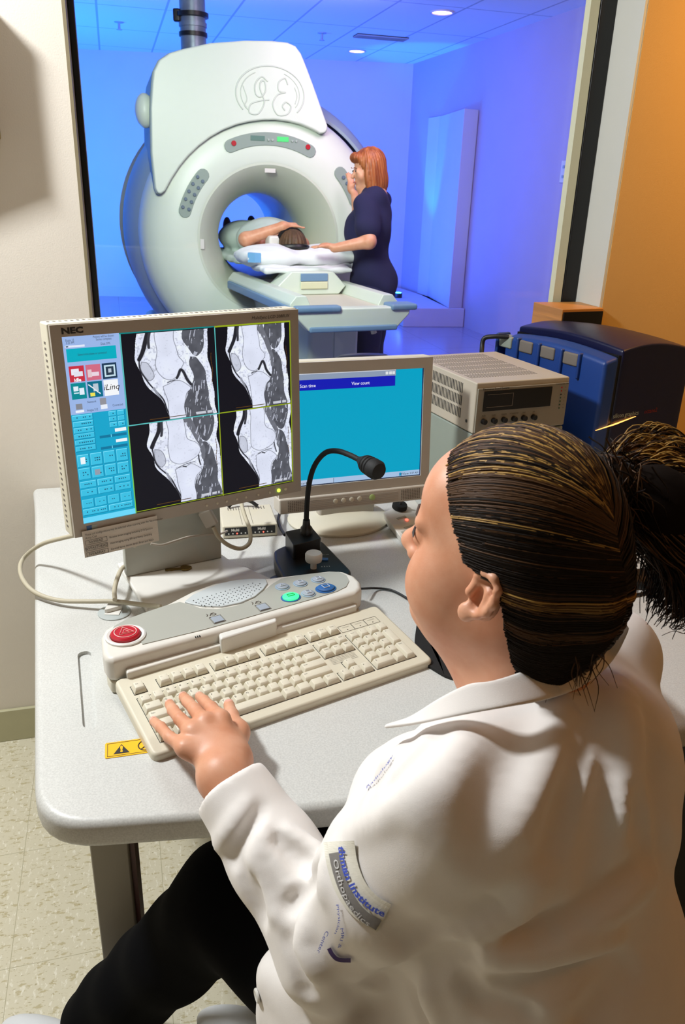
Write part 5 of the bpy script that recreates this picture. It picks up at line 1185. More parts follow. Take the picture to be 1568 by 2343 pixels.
for k in range(4):
    y_ = .07+.078*k; MB().box((-.004, y_+.012, oh-.038), (.030, y_+.060, oh-.0085)).build('vent_opening', M_inkgrey if k < 3 else M_ampl, oc, bevel=.004)
    MB().box((-.008, y_+.060, oh-.065), (.036, y_+.070, oh-.004)).build('vent_rib', M_navy, oc, bevel=.004)
MB().box((-.008, .072, oh-.065), (.036, .080, oh-.004)).build('vent_rib', M_navy, oc, bevel=.004)
g = MB(); add_text(g, 'silicon graphics', .0155, (.052, -.0008, oh-.142), (1, 0, .0), (0, 0, 1), align='LEFT', sx=.92); g.build('lettering', M_mril, oc, smooth=False)
g = MB(); add_text(g, 'octane2', .0155, (.158, -.0008, oh-.142), (1, 0, 0), (0, 0, 1), align='LEFT', sx=.92); g.build('lettering', mat('red_letter', hx('7a2016'), .5), oc, smooth=False)
MB().add([(.0, -.003, oh-.170), (.06, -.005, oh-.162), (.13, -.003, oh-.150), (.06, -.005, oh-.158), (.0, 0, oh-.170), (.13, 0, oh-.150)], [(0, 1, 2, 3), (4, 0, 3, 5), (0, 4, 1), (3, 2, 5)]).build('light_bar', mat('amber_bar', hx('ff9a3a'), .4, emit=(1, .42, .10), estr=2.6), oc)
# its handle-like cable at the back
cable('power_cable', [by(1165, 771, 2.06), by(1130, 770, 2.07), by(1108, 775, 2.08), by(1103, 800, 2.07), by(1102, 840, 2.02)], .006, M_cableb, 'black cable bending down behind the blue computer and the amplifier')
# wooden speaker box on the window sill
zt_ = 1.166; w1_, w2_ = bz(1288, 708, zt_), bz(1382, 705, zt_); w0, w3 = bz(1195, 684, zt_), bz(1300, 681, zt_)
for q_, f_ in ((w0, w1_), (w3, w2_)):
    bb = q_@V
    if bb > 2.07: q_ += (f_-q_)*((bb-2.07)/(bb-f_@V))
wp = [tuple(p[:2]) for p in (w0, w1_, w2_, w3)]
wc = np.mean(wp, 0); sp = thing('speaker_box', 'wooden speaker box with dark front on the window sill, behind the computer', 'speaker', (wc[0], wc[1], WS+.0085))
MB().prism([(a-wc[0], b-wc[1]) for a, b in wp], 0, zt_-WS-.0085).build('cabinet', M_wood, sp, bevel=.002)
fa = _n(np.array([w2_[0]-w1_[0], w2_[1]-w1_[1], 0])); fb = np.array([fa[1], -fa[0], 0]); fl = np.linalg.norm((w2_-w1_)[:2])
MB().box((.004, .0003, .004), (fl-.004, .005, zt_-WS-.016), A=(fa, fb, Zv), o=(w1_[0]-wc[0], w1_[1]-wc[1], 0)).build('front_grille', M_blackfr, sp)
# black rounded back of a chair beyond the small monitor, standing on the desk edge
pc_ = by(832, 814, 1.88); c_ = thing('desk_fan_cover', 'flat black rounded lid just above the top edge of the small monitor', 'lid', (pc_[0], pc_[1], DZ))
c_.name = 'speaker_stand'; c_['label'] = 'black stand with rounded top just above the top edge of the small monitor'; c_['category'] = 'stand'
MB().lathe([(.065, pc_[2]-DZ-.012), (.07, pc_[2]-DZ-.004), (.06, pc_[2]-DZ+.001), (.0005, pc_[2]-DZ+.004)], 32, A=(S2[0], nn*.5, Zv)).build('top', M_black, c_)
MB().tube([(0, 0, .012), (0, 0, pc_[2]-DZ-.01)], .012, 10).lathe([(.06, .0005), (.06, .01), (.012, .014)], 24).build('post', M_black, c_)
# added box, shaped so that its shadow falls on the left wall (its right side just enters the frame)
wq = W3(-.28, B0-.0005, 0); 
wbx = thing('shadow_caster', 'tan slant-bottomed box added at the left edge to cast the shadow on the wall', 'cabinet', W3(-.52, B0-.0005, 1.28), R=(U, V, Zv))
MB().prism([(-.2137+.52, 1.522-1.28), (-.2137+.52, 1.773-1.28), (-.75+.52, 1.773-1.28), (-.75+.52, 1.311-1.28)], 0, .06, A=(np.array([1, 0, 0]), np.array([0, 0, 1]), np.array([0, -1, 0]))).build('body', mat('tan_shadow_caster', hx('a8955f'), .6), wbx, bevel=.003)
# tangle of dark things behind the ponytail
p0_ = bz(1440, 1342, DZ)
tag(MB().prism([P2(1380, 1325, DZ), P2(1480, 1318, DZ), P2(1600, 1322, DZ), P2(1600, 1346, DZ), P2(1480, 1352, DZ), P2(1385, 1345, DZ)], DZ+.0006, DZ+.02).build('cable_box', M_black, bevel=.004), 'flat black box on the desk behind the operator ponytail', 'box')
cable('desk_cable', [bz(1390, 1365, DZ+.004), bz(1450, 1362, DZ+.004), bz(1510, 1350, DZ+.004), bz(1600, 1345, DZ+.004)], .003, M_cableb, 'thin dark cable on the desk in front of the flat black box')
# ================================================================== OPERATOR
HO = bd(1166, 1262, .79)
HF = _n(np.array([-.784, .621, .10])); HL = _n(np.cross([0, 0, 1.], HF)); HU = np.cross(HF, HL)
RHd = np.array([HF, HL, HU])
h = lambda x, y, z: HO+x*HF+y*HL+z*HU
BF = np.array([-.75, .66, 0]); BF = _n(BF); BL = np.array([-BF[1], BF[0], 0])    # body forward, body left
op = thing('person', 'woman in white lab coat with ponytail seated at the desk, typing', 'person', (.25, .62, 0))
oi = -np.array(op.location)
HO = HO+oi
NB = np.array([.21, .70, .955])+oi; SLp = np.array([.118, .588, .908])+oi; SRp = np.array([.325, .835, .92])+oi
EL = np.array([.005, .628, .672])+oi; WL_ = bz(512, 1776, .787)+oi; PV = np.array([.25, .62, .50])+oi
KLp = np.array([-.14, .83, .50])+oi; AKL = np.array([-.40, .885, .13])+oi; KRp = np.array([.0, .99, .50])+oi; AKR = np.array([-.05, .92, .10])+oi
ER = np.array([.36, 1.02, .80])+oi; WR_ = bz(1120, 1480, .775)+oi
body = Solid()
# head
body.ell(h(-.012, 0, .032), (.097, .075, .088), RHd).ell(h(.038, 0, -.045), (.056, .058, .075), RHd, k=.03)
body.ell(h(.02, 0, -.07), (.055, .062, .045), RHd, k=.03).ell(h(.078, 0, -.105), (.020, .022, .017), RHd, k=.025)
body.ell(h(.06, 0, .045), (.035, .055, .045), RHd, k=.03)
for e in (1, -1):
    body.ell(h(.050, .040*e, -.045), (.034, .027, .036), RHd, k=.025)
    body.ell(h(.093, .031*e, -.004), (.013, .018, .010), RHd, k=.012, op='s').ell(h(.078, .031*e, -.006), (.0145, .0155, .0125), RHd, k=.003)
    body.ell(h(.080, .032*e, .014), (.008, .018, .006), RHd, k=.016)
    body.ell(h(.100, .012*e, -.042), (.009, .007, .008), RHd, k=.006)
body.cone(h(.088, 0, .004), h(.112, 0, -.030), .0075, .010, k=.014).ell(h(.114, 0, -.036), (.0120, .0105, .010), RHd, k=.008)
body.ell(h(.094, 0, -.062), (.012, .024, .007), RHd, k=.006).ell(h(.091, 0, -.074), (.012, .021, .0075), RHd, k=.006)
body.cone(h(.104, .022, -.0685), h(.104, -.022, -.0685), .0016, k=.004, op='s')
# ears
ec_, es_ = math.cos(.30), math.sin(.30)
def ear(e):
    def E_(x, y, z): x, z = x*.74, z*.86; y = .074+(y-.074)*.8; x2 = x*ec_-z*es_; z2 = x*es_+z*ec_; return h(-.014+x2, e*y, -.012+z2)
    body.ell(E_(-.006, .077, .002), (.017, .007, .027), RHd, k=.008)
    pts = [(.012, .076, .006), (.014, .079, .020), (.008, .083, .030), (-.006, .087, .034), (-.018, .090, .026), (-.023, .091, .010), (-.021, .089, -.006), (-.013, .085, -.018), (-.003, .082, -.026)]
    for a, b in zip(pts[:-1], pts[1:]): body.cone(E_(*a), E_(*b), .0042, .0042, k=.004)
    body.ell(E_(.003, .081, -.029), (.009, .006, .0105), RHd, k=.006)
    body.ell(E_(.000, .086, -.002), (.0085, .010, .0125), RHd, k=.003, op='s').ell(E_(-.004, .088, .021), (.011, .006, .006), RHd, k=.003, op='s')
    body.cone(E_(.013, .081, -.004), E_(.011, .080, .004), .0048, .004, k=.004)
    body.cone(E_(-.013, .084, -.008), E_(-.010, .084, .014), .0040, .0035, k=.004)
ear(1); ear(-1)
# neck, torso, arms
body.cone(h(-.028, 0, -.07), NB+np.array([0, 0, .0]), .056, .066, k=.03)
body.cone(h(.03, .0, -.10), NB+BF*.03, .04, .05, k=.03)
body.cone(NB-Zv*.03, SLp-Zv*.01, .045, .045, k=.03).cone(NB-Zv*.03, SRp-Zv*.01, .045, .045, k=.03)
body.ell((NB+PV)/2+np.array([0, 0, .03])+BF*.02, (.08, .11, .19), R=np.array([BF, BL, Zv]), k=.05).ell(PV, (.12, .13, .12), k=.06).ell((NB+PV)/2-np.array([0, 0, .08]), (.10, .10, .16), k=.06)
body.cone(SLp, EL, .045, .038, k=.03).cone(EL, WL_, .038, .0265, k=.03)
body.cone(SRp, ER, .045, .038, k=.03).cone(ER, WR_, .036, .026, k=.03)
# left hand on the keys
J = lambda x, y, z: bz(x, y, z)+oi
hand = {'little': [(352, 1650, .7795), (368, 1664, .795), (388, 1687, .801), (424, 1712, .806)], 'ring': [(388, 1611, .782), (396, 1625, .798), (412, 1645, .808), (442, 1675, .812)], 'middle': [(420, 1594, .783), (430, 1606, .800), (446, 1624, .811), (470, 1654, .815)], 'index': [(457, 1594, .783), (467, 1604, .799), (484, 1620, .810), (505, 1647, .813)]}
palm_c = J(500, 1700, .800)
for nme, P_ in hand.items():
    Q = [J(*p) for p in P_]; rr = {'little': (.0062, .0069, .0074, .0095), 'ring': (.0068, .0076, .0082, .0105), 'middle': (.0070, .0078, .0084, .011), 'index': (.0069, .0077, .0084, .0108)}[nme]
    for i in range(3): body.cone(Q[i], Q[i+1], rr[i], rr[i+1], k=.0035)
    body.cone(Q[3], J(520+(-12 if nme == 'little' else 8 if nme == 'index' else 0), 1748, .792), rr[3], .0165, k=.012)
body.ell(J(482, 1700, .798), (.033, .033, .0145), k=.014)
T_ = [J(524, 1613, .782), J(530, 1636, .788), J(545, 1675, .788), J(535, 1740, .787)]
for i, (a, b) in enumerate([(.0078, .0088), (.0088, .0125), (.0125, .018)]): body.cone(T_[i], T_[i+1], a, b, k=.006 if i < 2 else .015)
body.cone(J(515, 1745, .790), WL_, .021, .0265, k=.02).cone(J(535, 1740, .787), WL_, .018, .0245, k=.02)
# right hand: resting at the mouse pad, only a fingertip shows past the chin
R0 = J(1100, 1462, .772)
body.ell(R0+np.array([.015, .01, 0]), (.045, .04, .016), k=.02)
for i, (x, y) in enumerate([(1030, 1466), (1040, 1452), (1052, 1440), (1066, 1430)]):
    tip = J(x, y, .757); base = R0+np.array([-.005, .026-.018*(3-i)+.01, .0]); mid_ = (tip+base)/2+np.array([0, 0, .012]); body.cone(tip, mid_, .0070, .0082, k=.004).cone(mid_, base, .0082, .010, k=.006)
body.cone(J(1090, 1500, .757), R0, .0085, .014, k=.01)
# legs
for hp_, K_, A_, ftv in ((PV+BL*.09, KLp, AKL, (-.10, .04)), (PV-BL*.09, KRp, AKR, (-.11, .03))):
    body.cone(hp_, K_, .075, .052, k=.03).cone(K_, A_, .052, .034, k=.02)
    body.ell(np.array([A_[0]+ftv[0]*.5, A_[1]+ftv[1]*.5, .05-0]), (.085, .030, .022), R=np.array([_n(np.array([ftv[0], ftv[1], 0])), _n(np.array([-ftv[1], ftv[0], 0])), Zv]), k=.015)
bme = body.mesh('body', np.array([-.62, .30, .0])+oi, np.array([.55, 1.25, 1.30])+oi, .0023)
link('body', bme, M_skin, op)
btree = bvh_of(bme)
# eyes, brows, lashes, lips
for e in (1, -1):
    MB().lathe([(.0005, .0128), (.004, .0122), (.008, .0098), (.011, .006), (.0128, 0)], 20, A=(HL, HU, HF), o=h(.0785, .031*e, -.006)).build('eye', M_white, op)
    MB().lathe([(.0005, .0134), (.003, .013), (.0055, .0118)], 16, A=(HL, HU, HF), o=h(.0785, .031*e, -.006)).build('iris', mat('iris', hx('3a2a1a'), .2), op)
    MB().tube([h(.094, .014*e, .019), h(.0945, .028*e, .023), h(.088, .042*e, .021), h(.078, .050*e, .016)], [.0016, .0024, .0020, .0008], 6).build('eyebrow', mat('brow', hx('3a2515'), .8), op)
    MB().tube([h(.0905, .018*e, -.004), h(.0935, .03*e, .0025), h(.088, .043*e, .0), h(.084, .049*e, -.002)], [.0010, .0016, .0018, .0006], 6).build('eyelash', M_black, op)
MB().tube([h(.101, -.021, -.066), h(.105, -.008, -.0635), h(.1055, 0, -.0645), h(.105, .008, -.0635), h(.101, .021, -.066)], [.001, .003, .0032, .003, .001], 8).tube([h(.099, -.019, -.071), h(.1025, 0, -.0745), h(.099, .019, -.071)], [.001, .0042, .001], 8).build('lips', mat('lips', hx('b8625a'), .35), op)
# nails of the left hand
def nail(tip, nxt, r):
    t = _n(tip-nxt); up = np.array([0, 0, 1.]); up = _n(up-t*(up@t)); sd = np.cross(t, up); m_ = MB(); vs = []
    for i in range(6):
        for j in range(7):
            a = (j/6-.5)*1.9; l = -.002+.0095*i/5; w_ = r*(.96 if i < 5 else .86); vs.append(tip+t*(l-.003)+up*(math.cos(a)*w_+.0004)+sd*math.sin(a)*w_)
    m_.add(vs, [(i*7+j, i*7+j+1, (i+1)*7+j+1, (i+1)*7+j) for i in range(5) for j in range(6)]); return m_.build('fingernail', M_nail, op)
for nme, P_ in hand.items(): Q = [J(*p) for p in P_]; nail(Q[0], Q[1], {'little': .0062, 'ring': .0068, 'middle': .0070, 'index': .0069}[nme])
nail(T_[0], T_[1], .0078)

# ---- trousers
tro = Solid()
tro.ell(PV+np.array([0, 0, -.0]), (.17, .18, .13), k=.05)
tro.cone(PV+BL*.09, KLp, .098, .078, k=.04).cone(KLp, AKL+(KLp-AKL)*.10, .078, .062, k=.03)
tro.cone(PV-BL*.09, KRp, .098, .078, k=.04).cone(KRp, AKR-(KRp-AKR)*.10, .078, .058, k=.03)
tro.cone((PV+KLp)/2+np.array([.06, .05, 0]), (PV+KRp)/2+np.array([.0, .0, .0]), .075, .075, k=.05)
tro.cone(AKL+(KLp-AKL)*.14, AKL+(AKL-KLp)*.1, .046, .046, k=.006, op='s')
tro.disp = lambda P: .003*np.sin(P[..., 2]*45+P[..., 0]*30)*np.cos(P[..., 1]*33)
link('trousers', tro.mesh('trousers', np.array([-.62, .35, .02])+oi, np.array([.6, 1.25, .7])+oi, .006), M_trous, op)
# shoes
for A_, ftv in ((AKL, (-.95, .35)), (AKR, (-.93, .30))):
    fd_ = _n(np.array([ftv[0], ftv[1], 0])); fr_ = np.array([-fd_[1], fd_[0], 0]); c0 = np.array([A_[0], A_[1], 0])
    RF = np.array([fd_, fr_, Zv]); s = Solid()
    s.ell(c0+fd_*.07+Zv*.035, (.125, .043, .042), RF).ell(c0-fd_*.01+Zv*.05, (.05, .036, .055), RF, k=.03).ell(c0+fd_*.0+Zv*.13, (.045, .030, .045), RF, k=.01, op='s').plane(c0+Zv*.001, (0, 0, -1))
    so_ = link('shoe', s.mesh('shoe', c0-np.array([.2, .2, .01]), c0+np.array([.2, .2, .15]), .0035), M_shoe, op)
    MB().box((-.035, -.036, .001), (.18, .036, .016), A=(fd_, fr_, Zv), o=c0).build('sole', M_rubber, so_, bevel=.008)

# ---- lab coat
def coat_solid():
    s = Solid(); RB = np.array([BF, BL, Zv])
    s.ell(NB+np.array([.0, -.02, -.165])-BF*.01, (.125, .185, .175), RB, k=.05)
    s.ell(NB+np.array([.015, -.06, -.30])-BF*.015, (.155, .165, .18), RB, k=.07)
    s.ell(PV+np.array([.015, .005, -.0])-BF*.03, (.18, .185, .17), RB, k=.08)
    s.ell(NB+BF*.09+BL*.07+np.array([0, -.01, -.15]), (.075, .075, .085), RB, k=.05).ell(NB+BF*.09-BL*.07+np.array([0, -.01, -.15]), (.075, .075, .085), RB, k=.05)
    s.cone(NB+np.array([0, 0, -.035]), SLp, .070, .064, k=.05).cone(NB+np.array([0, 0, -.035]), SRp, .070, .062, k=.05)
    s.ell(NB-BF*.065+np.array([.01, -.0, -.085]), (.08, .15, .115), RB, k=.05)
    # sleeves
    m1 = SLp+(EL-SLp)*.5
    s.cone(SLp, m1, .070, .071, k=.05).cone(m1, EL, .071, .063, k=.03)
    cf = WL_+_n(EL-WL_)*.018
    m2 = EL+(cf-EL)*.55
    s.cone(EL, m2, .062, .051, k=.03).cone(m2, WL_, .051, .0455, k=.02)
    s.cone(SRp, ER, .060, .052, k=.04).cone(ER, WR_+_n(ER-WR_)*.03, .052, .042, k=.03)
    # lap panel and tail
    s.cone(PV+BL*.09+np.array([0, 0, .0]), PV+BL*.09+BF*.20+np.array([0, 0, .02]), .13, .105, k=.06)
    s.cone(PV-BL*.09, PV-BL*.09+BF*.15, .12, .10, k=.06)
    s.box(PV+BL*.17+BF*.12+np.array([0, 0, -.09]), (.16, .022, .17), RB, rad=.02, k=.06)
    s.box(PV-BF*.13+np.array([.0, 0, -.16]), (.05, .15, .16), RB, rad=.04, k=.08)
    s.plane(PV+np.array([0, 0, -.27]), (0, 0, -1), k=.01)
    # openings: cuff and neck
    d_ = _n(WL_-EL); s.plane_cut = None
    s.plane(cf+d_*.004, d_, k=.006); s.cone(cf-d_*.004, cf+d_*.05, .036, .038, k=.004, op='s')
    s.cone(NB+np.array([0, 0, .0])+BF*.025, NB+np.array([0, 0, .10])+BF*.04, .060, .078, k=.008, op='s')
    s.cone(NB+BF*.06+np.array([0, 0, -.02]), NB+BF*.12+np.array([0, 0, -.10]), .028, .012, k=.02, op='s')
    return s
cs = coat_solid()
lo_c = np.array([-.35, .25, .2])+oi; hi_c = np.array([.62, 1.25, 1.08])+oi
pre = cs.mesh('pre', lo_c, hi_c, .012)
OV = Vector(op.location); 
def tree_world(me):
    return BVHTree.FromPolygons([v.co+OV for v in me.vertices], [tuple(p.vertices) for p in me.polygons])
ct = tree_world(pre)
FOLDS = [([(563, 1844), (500, 1932)], .004, .010), ([(596, 1851), (530, 1968)], -.005, .009), ([(603, 1903), (588, 1968), (632, 2086)], .006, .011), ([(640, 1925), (727, 2005)], -.008, .009), ([(661, 1905), (735, 1950)], .007, .010), ([(588, 2012), (600, 2086)], -.006, .009),
         ([(661, 2078), (690, 2040), (725, 2000)], -.012, .009), ([(672, 2125), (665, 2160), (700, 2270)], -.006, .010), ([(700, 2100), (690, 2160), (720, 2220)], .006, .014), ([(545, 1960), (560, 2010), (600, 2110)], -.004, .007), ([(620, 1960), (660, 2030)], .005, .009),
         ([(1405, 2150), (1320, 2165), (1225, 2185), (1110, 2180)], .016, .011), ([(1400, 2205), (1310, 2232), (1225, 2255), (1150, 2262)], -.014, .012), ([(1481, 1968), (1400, 2040), (1320, 2100), (1174, 2159)], -.010, .013), ([(1490, 2010), (1400, 2080), (1300, 2130)], .008, .013),
         ([(1110, 2165), (1020, 2205), (932, 2235), (850, 2262)], -.014, .012), ([(1393, 1741), (1385, 1880), (1360, 2012)], -.007, .016), ([(1435, 1780), (1460, 1880), (1500, 1960)], -.006, .014), ([(1420, 1560), (1440, 1700), (1430, 1850)], .006, .02), ([(1290, 1600), (1260, 1750), (1200, 1900)], .004, .02), ([(1330, 1640), (1300, 1800), (1260, 1950)], -.004, .016),
         ([(1060, 1690), (1010, 1790), (950, 1860)], .004, .02), ([(940, 1670), (925, 1700), (900, 1735), (850, 1800)], -.005, .010), ([(1000, 1680), (900, 1790)], -.004, .012), ([(810, 1905), (880, 1870), (960, 1800)], .004, .014), ([(1180, 1700), (1120, 1830), (1090, 1950)], -.003, .02), ([(760, 1940), (745, 1990), (740, 2040)], .003, .012),
         ([(1040, 2215), (1100, 2290), (1200, 2310)], -.008, .012), ([(930, 2250), (975, 2343)], -.006, .010), ([(960, 2235), (1010, 2343)], .006, .012), ([(800, 2262), (830, 2300), (840, 2343)], -.006, .012), ([(1430, 2240), (1350, 2343)], -.012, .016), ([(1490, 1650), (1510, 1800), (1520, 1950)], -.006, .014), ([(1150, 2050), (1040, 2120), (930, 2150)], -.004, .016), ([(1250, 2000), (1180, 2090), (1060, 2150)], .004, .016)]
segs = []
for pts, amp, sg in FOLDS:
    W_ = []
    for a, b in zip(pts[:-1], pts[1:]):
        for t in np.linspace(0, 1, 5)[:-1]: W_.append((a[0]+(b[0]-a[0])*t, a[1]+(b[1]-a[1])*t))
    W_.append(pts[-1]); H_ = [hit(ct, x, y, 0)[0] for x, y in W_]; H_ = [q+oi for q in H_ if q is not None]; n_ = len(H_)
    for i in range(n_-1):
        if np.linalg.norm(H_[i+1]-H_[i]) < .06: segs.append((H_[i].astype(np.float32), H_[i+1].astype(np.float32), amp*math.sin(PI*(i+.7)/(n_+.4))**.6, sg))
FT = {}
def fold_disp(P):
    out = .0022*np.sin(P[..., 0]*31+P[..., 2]*23+2*np.sin(P[..., 1]*17))*np.cos(P[..., 1]*27-P[..., 2]*19)+.0015*np.sin(P[..., 2]*64+P[..., 0]*40+3*np.sin(P[..., 1]*22))
    c = P.reshape(-1, 3); lo = c.min(0); hi = c.max(0); best = {}
    for a, b, amp, sg in segs:
        m_ = np.minimum(a, b)-3*sg; M_ = np.maximum(a, b)+3*sg
        if (m_ > hi).any() or (M_ < lo).any(): continue
        ba = b-a; L = float(ba@ba)+1e-9; t = np.clip(((P-a)@ba)/L, 0, 1); d = ((P-a-t[..., None]*ba)**2).sum(-1); v = 2.7*amp*np.exp(-d/(sg*sg))
        k = (round(sg*1e4), amp > 0)
        if k not in best: best[k] = v
        else: best[k] = np.maximum(best[k], v) if amp > 0 else np.minimum(best[k], v)
    for v in best.values(): out = out+v
    return out
cs.disp = fold_disp
cme = cs.mesh('lab_coat', lo_c, hi_c, .0045); smooth_mesh(cme, 1, .35)
coat = link('lab_coat', cme, M_coat, op); bpy.data.meshes.remove(pre)
ct = tree_world(cme)
# collar: a folded leaf running from the nape round the near side of the neck to its pointed tip
inner = [(1392, 1385), (1350, 1418), (1319, 1447), (1275, 1487), (1209, 1530), (1130, 1558), (1073, 1566), (1010, 1598), (940, 1644), (884, 1665)]
outer = [(1440, 1440), (1410, 1500), (1370, 1545), (1310, 1582), (1235, 1606), (1160, 1620), (1090, 1632), (1020, 1646), (950, 1660), (880, 1668)]
Dg = [.86, .83, .80, .77, .745, .73, .735, .745, .765, .785]
NR = 6; rows_ = []
inn = spline([np.array([*p, d]) for p, d in zip(inner, Dg)], 5); out_ = spline([np.array([*p, d-.015]) for p, d in zip(outer, Dg)], 5)
for i, (a, b) in enumerate(zip(inn, out_)):
    for j in range(NR+1):
        t = j/NR; p = a+(b-a)*t; Dd = p[2]
        r_ = ray(p[0], p[1]); hh = ct.ray_cast(Vector(CAM), Vector(r_/np.linalg.norm(r_)))
        if hh[0] is not None: Dd = min(Dd, (np.array(hh[0])-CAM)@CM[2]-.0035)
        rows_.append([p[0], p[1], Dd])
ni = len(inn); G = np.array(rows_).reshape(ni, NR+1, 3)
for _ in range(6):
    D = G[..., 2]; S_ = D.copy(); S_[1:-1] = .5*D[1:-1]+.25*(D[:-2]+D[2:]); G[..., 2] = np.minimum(S_, D+.002)
vs = [bd(x, y, d)+oi for x, y, d in G.reshape(-1, 3)]
cl = MB().add(vs, [(i*(NR+1)+j, i*(NR+1)+j+1, (i+1)*(NR+1)+j+1, (i+1)*(NR+1)+j) for i in range(ni-1) for j in range(NR)]).build('collar', M_coat, op)
sd = cl.modifiers.new('s', 'SOLIDIFY'); sd.thickness = .0035; sd.offset = -1; ss_ = cl.modifiers.new('b', 'SUBSURF'); ss_.levels = 1; ss_.render_levels = 1
# cuff hem, buttons
d_ = _n(WL_-EL); cfc = WL_+_n(EL-WL_)*.018+d_*.0015; ux_ = _n(np.cross(d_, Zv)); uy_ = np.cross(d_, ux_)
for x, y in [(592, 2277)]:
    p, n_ = hit(ct, x, y, .001)
    if p is not None:
        p = p+oi; a_ = _n(np.cross(n_, [0.3, 1, 0])); b__ = np.cross(n_, a_); MB().lathe([(.0085, 0), (.0085, .0018), (.007, .003), (.005, .0022), (.0005, .002)], 24, A=(a_, b__, n_), o=p).build('button', M_white, coat)
# stitched sleeve patch following the sleeve surface
def wrap(geo, path, m, name, wpx, off=.0022):
    v, f = geo; P = spline([np.array(p, float) for p in path], 12); L = np.concatenate([[0], np.cumsum([np.linalg.norm(b-a) for a, b in zip(P[:-1], P[1:])])]); L /= L[-1]; vs = []
    for (s_, t_) in v:
        s_ = min(max(s_, 0), 1); x = np.interp(s_, L, [p[0] for p in P]); y = np.interp(s_, L, [p[1] for p in P]); e = .02
        dx = np.interp(min(1, s_+e), L, [p[0] for p in P])-np.interp(max(0, s_-e), L, [p[0] for p in P]); dy = np.interp(min(1, s_+e), L, [p[1] for p in P])-np.interp(max(0, s_-e), L, [p[1] for p in P]); n = math.hypot(dx, dy)+1e-9
        nx, ny = dy/n, -dx/n; q, _ = hit(ct, x+nx*t_*wpx, y+ny*t_*wpx, off)
        if q is None: q = vs[-1]-oi if vs else bd(x, y, .8)
        vs.append(q+oi)
    return MB().add(vs, f).build(name, m, coat, smooth=False)
def rect_geo(t0_, t1_, n=40, k=8): return ([(i/n, t0_+(t1_-t0_)*j/k) for i in range(n+1) for j in range(k+1)], [(i*(k+1)+j, i*(k+1)+j+1, (i+1)*(k+1)+j+1, (i+1)*(k+1)+j) for i in range(n) for j in range(k)])
def txt_geo(s_, hgt, sh_=0, bold=0):
    v, f = text_geo(s_, 1.0, bold, 'LEFT', sh_); xs_ = [p[0] for p in v]; x0_, x1_ = min(xs_), max(xs_); return ([((p[0]-x0_)/(x1_-x0_), p[1]*hgt) for p in v], f)
pp = [(788, 1936), (793, 1972), (806, 2014), (826, 2046), (852, 2070), (884, 2086)]
M_patch = mat('patch_cloth', hx('d8d4c6'), .85)
wrap(rect_geo(-1.9, 1.35), [(786, 1925), (792, 1972), (805, 2014), (825, 2048), (852, 2074), (884, 2092)], M_patch, 'sleeve_patch', 22, .0022)
wrap(rect_geo(-1.15, -.12), [(784, 1950), (789, 1975), (803, 2018), (822, 2054), (845, 2080), (876, 2100)], M_greyt, 'patch_band', 24, .0032)
wrap(txt_geo('thman Institute', 1.25, 0, .03), pp, M_navyt, 'patch_lettering', 17, .0042)
wrap(txt_geo('Orthopaedics', 1.1), [(773, 1968), (779, 1992), (790, 2030), (806, 2066), (828, 2094), (848, 2110)], mat('patch_pale', hx('c9c7c4'), .8), 'patch_lettering', 15, .0044)
wrap(txt_geo('Physician', .9), [(776, 2068), (781, 2095), (778, 2118), (772, 2132)], M_navyt, 'sleeve_lettering', 9, .0028)
wrap(txt_geo('Center', .9), [(754, 2127), (747, 2142), (737, 2165), (731, 2178)], M_navyt, 'sleeve_lettering', 14, .0028)
wrap(txt_geo('MRI &', .9), [(786, 2120), (788, 2135), (784, 2150), (780, 2165)], M_navyt, 'sleeve_lettering', 11, .0028)
wrap(rect_geo(-.5, .5, 16, 2), [(757, 2165), (765, 2180), (778, 2190), (806, 2191)], mat('purple_stitch', hx('3a2560'), .8), 'sleeve_emblem', 10, .003)
wrap(txt_geo('Radiology', .9, .2), [(843, 1806), (862, 1786), (885, 1756), (903, 1730)], M_navyt, 'chest_lettering', 7, .0026)

# ---- hair: smooth cap pulled back, bun and ponytail, with individual strands over it
BUN = bd(1372, 1120, .80)+oi
HZ = [-.20, -.12, -.062, -.020, .006, .012, .026, .058, .087, .125, .2]; HX = [-.085, -.075, -.052, -.040, -.030, .008, .014, .040, .070, .112, .12]
def hair_limit(P):
    q = (P-HO.astype(np.float32))@RHd.T.astype(np.float32); return q
hs = Solid()
hs.ell(h(-.008, 0, .034), (.098, .0815, .096), RHd).ell(h(-.045, 0, -.025), (.070, .079, .075), RHd, k=.03).ell(h(-.060, .0, -.085), (.042, .060, .055), RHd, k=.03)
hs.it.append((lambda P: -((lambda q: (np.interp(q[..., 2]-.10*(.075-np.abs(q[..., 1]))*0, HZ, HX)+.45*np.maximum(.055-np.abs(q[..., 1]), 0)*(q[..., 2] > .05)-q[..., 0]))(hair_limit(P)))*.8, .006, 'x'))
_ev = hs.ev
def ev2(P, items=None):
    d = np.full(P.shape[:-1], 10., np.float32)
    for f, k, o_ in hs.it[:3]:
        g = f(P); hh = np.maximum(k-np.abs(d-g), 0)/k; d = np.minimum(d, g)-hh*hh*k*.25
    d = np.maximum(d, hs.it[3][0](P))
    for c, r in (((BUN), (.040, .034, .036)), (h(-.088, .0, .0), (.032, .05, .055))):
        q = (P-np.asarray(c, np.float32)); k0 = np.linalg.norm(q/np.array(r, np.float32), axis=-1); g = (k0-1)*min(r); k = .02; hh = np.maximum(k-np.abs(d-g), 0)/k; d = np.minimum(d, g)-hh*hh*k*.25
    return d
hs.ev = ev2; hs.it = [(f, k, 'u') for f, k, _ in hs.it]
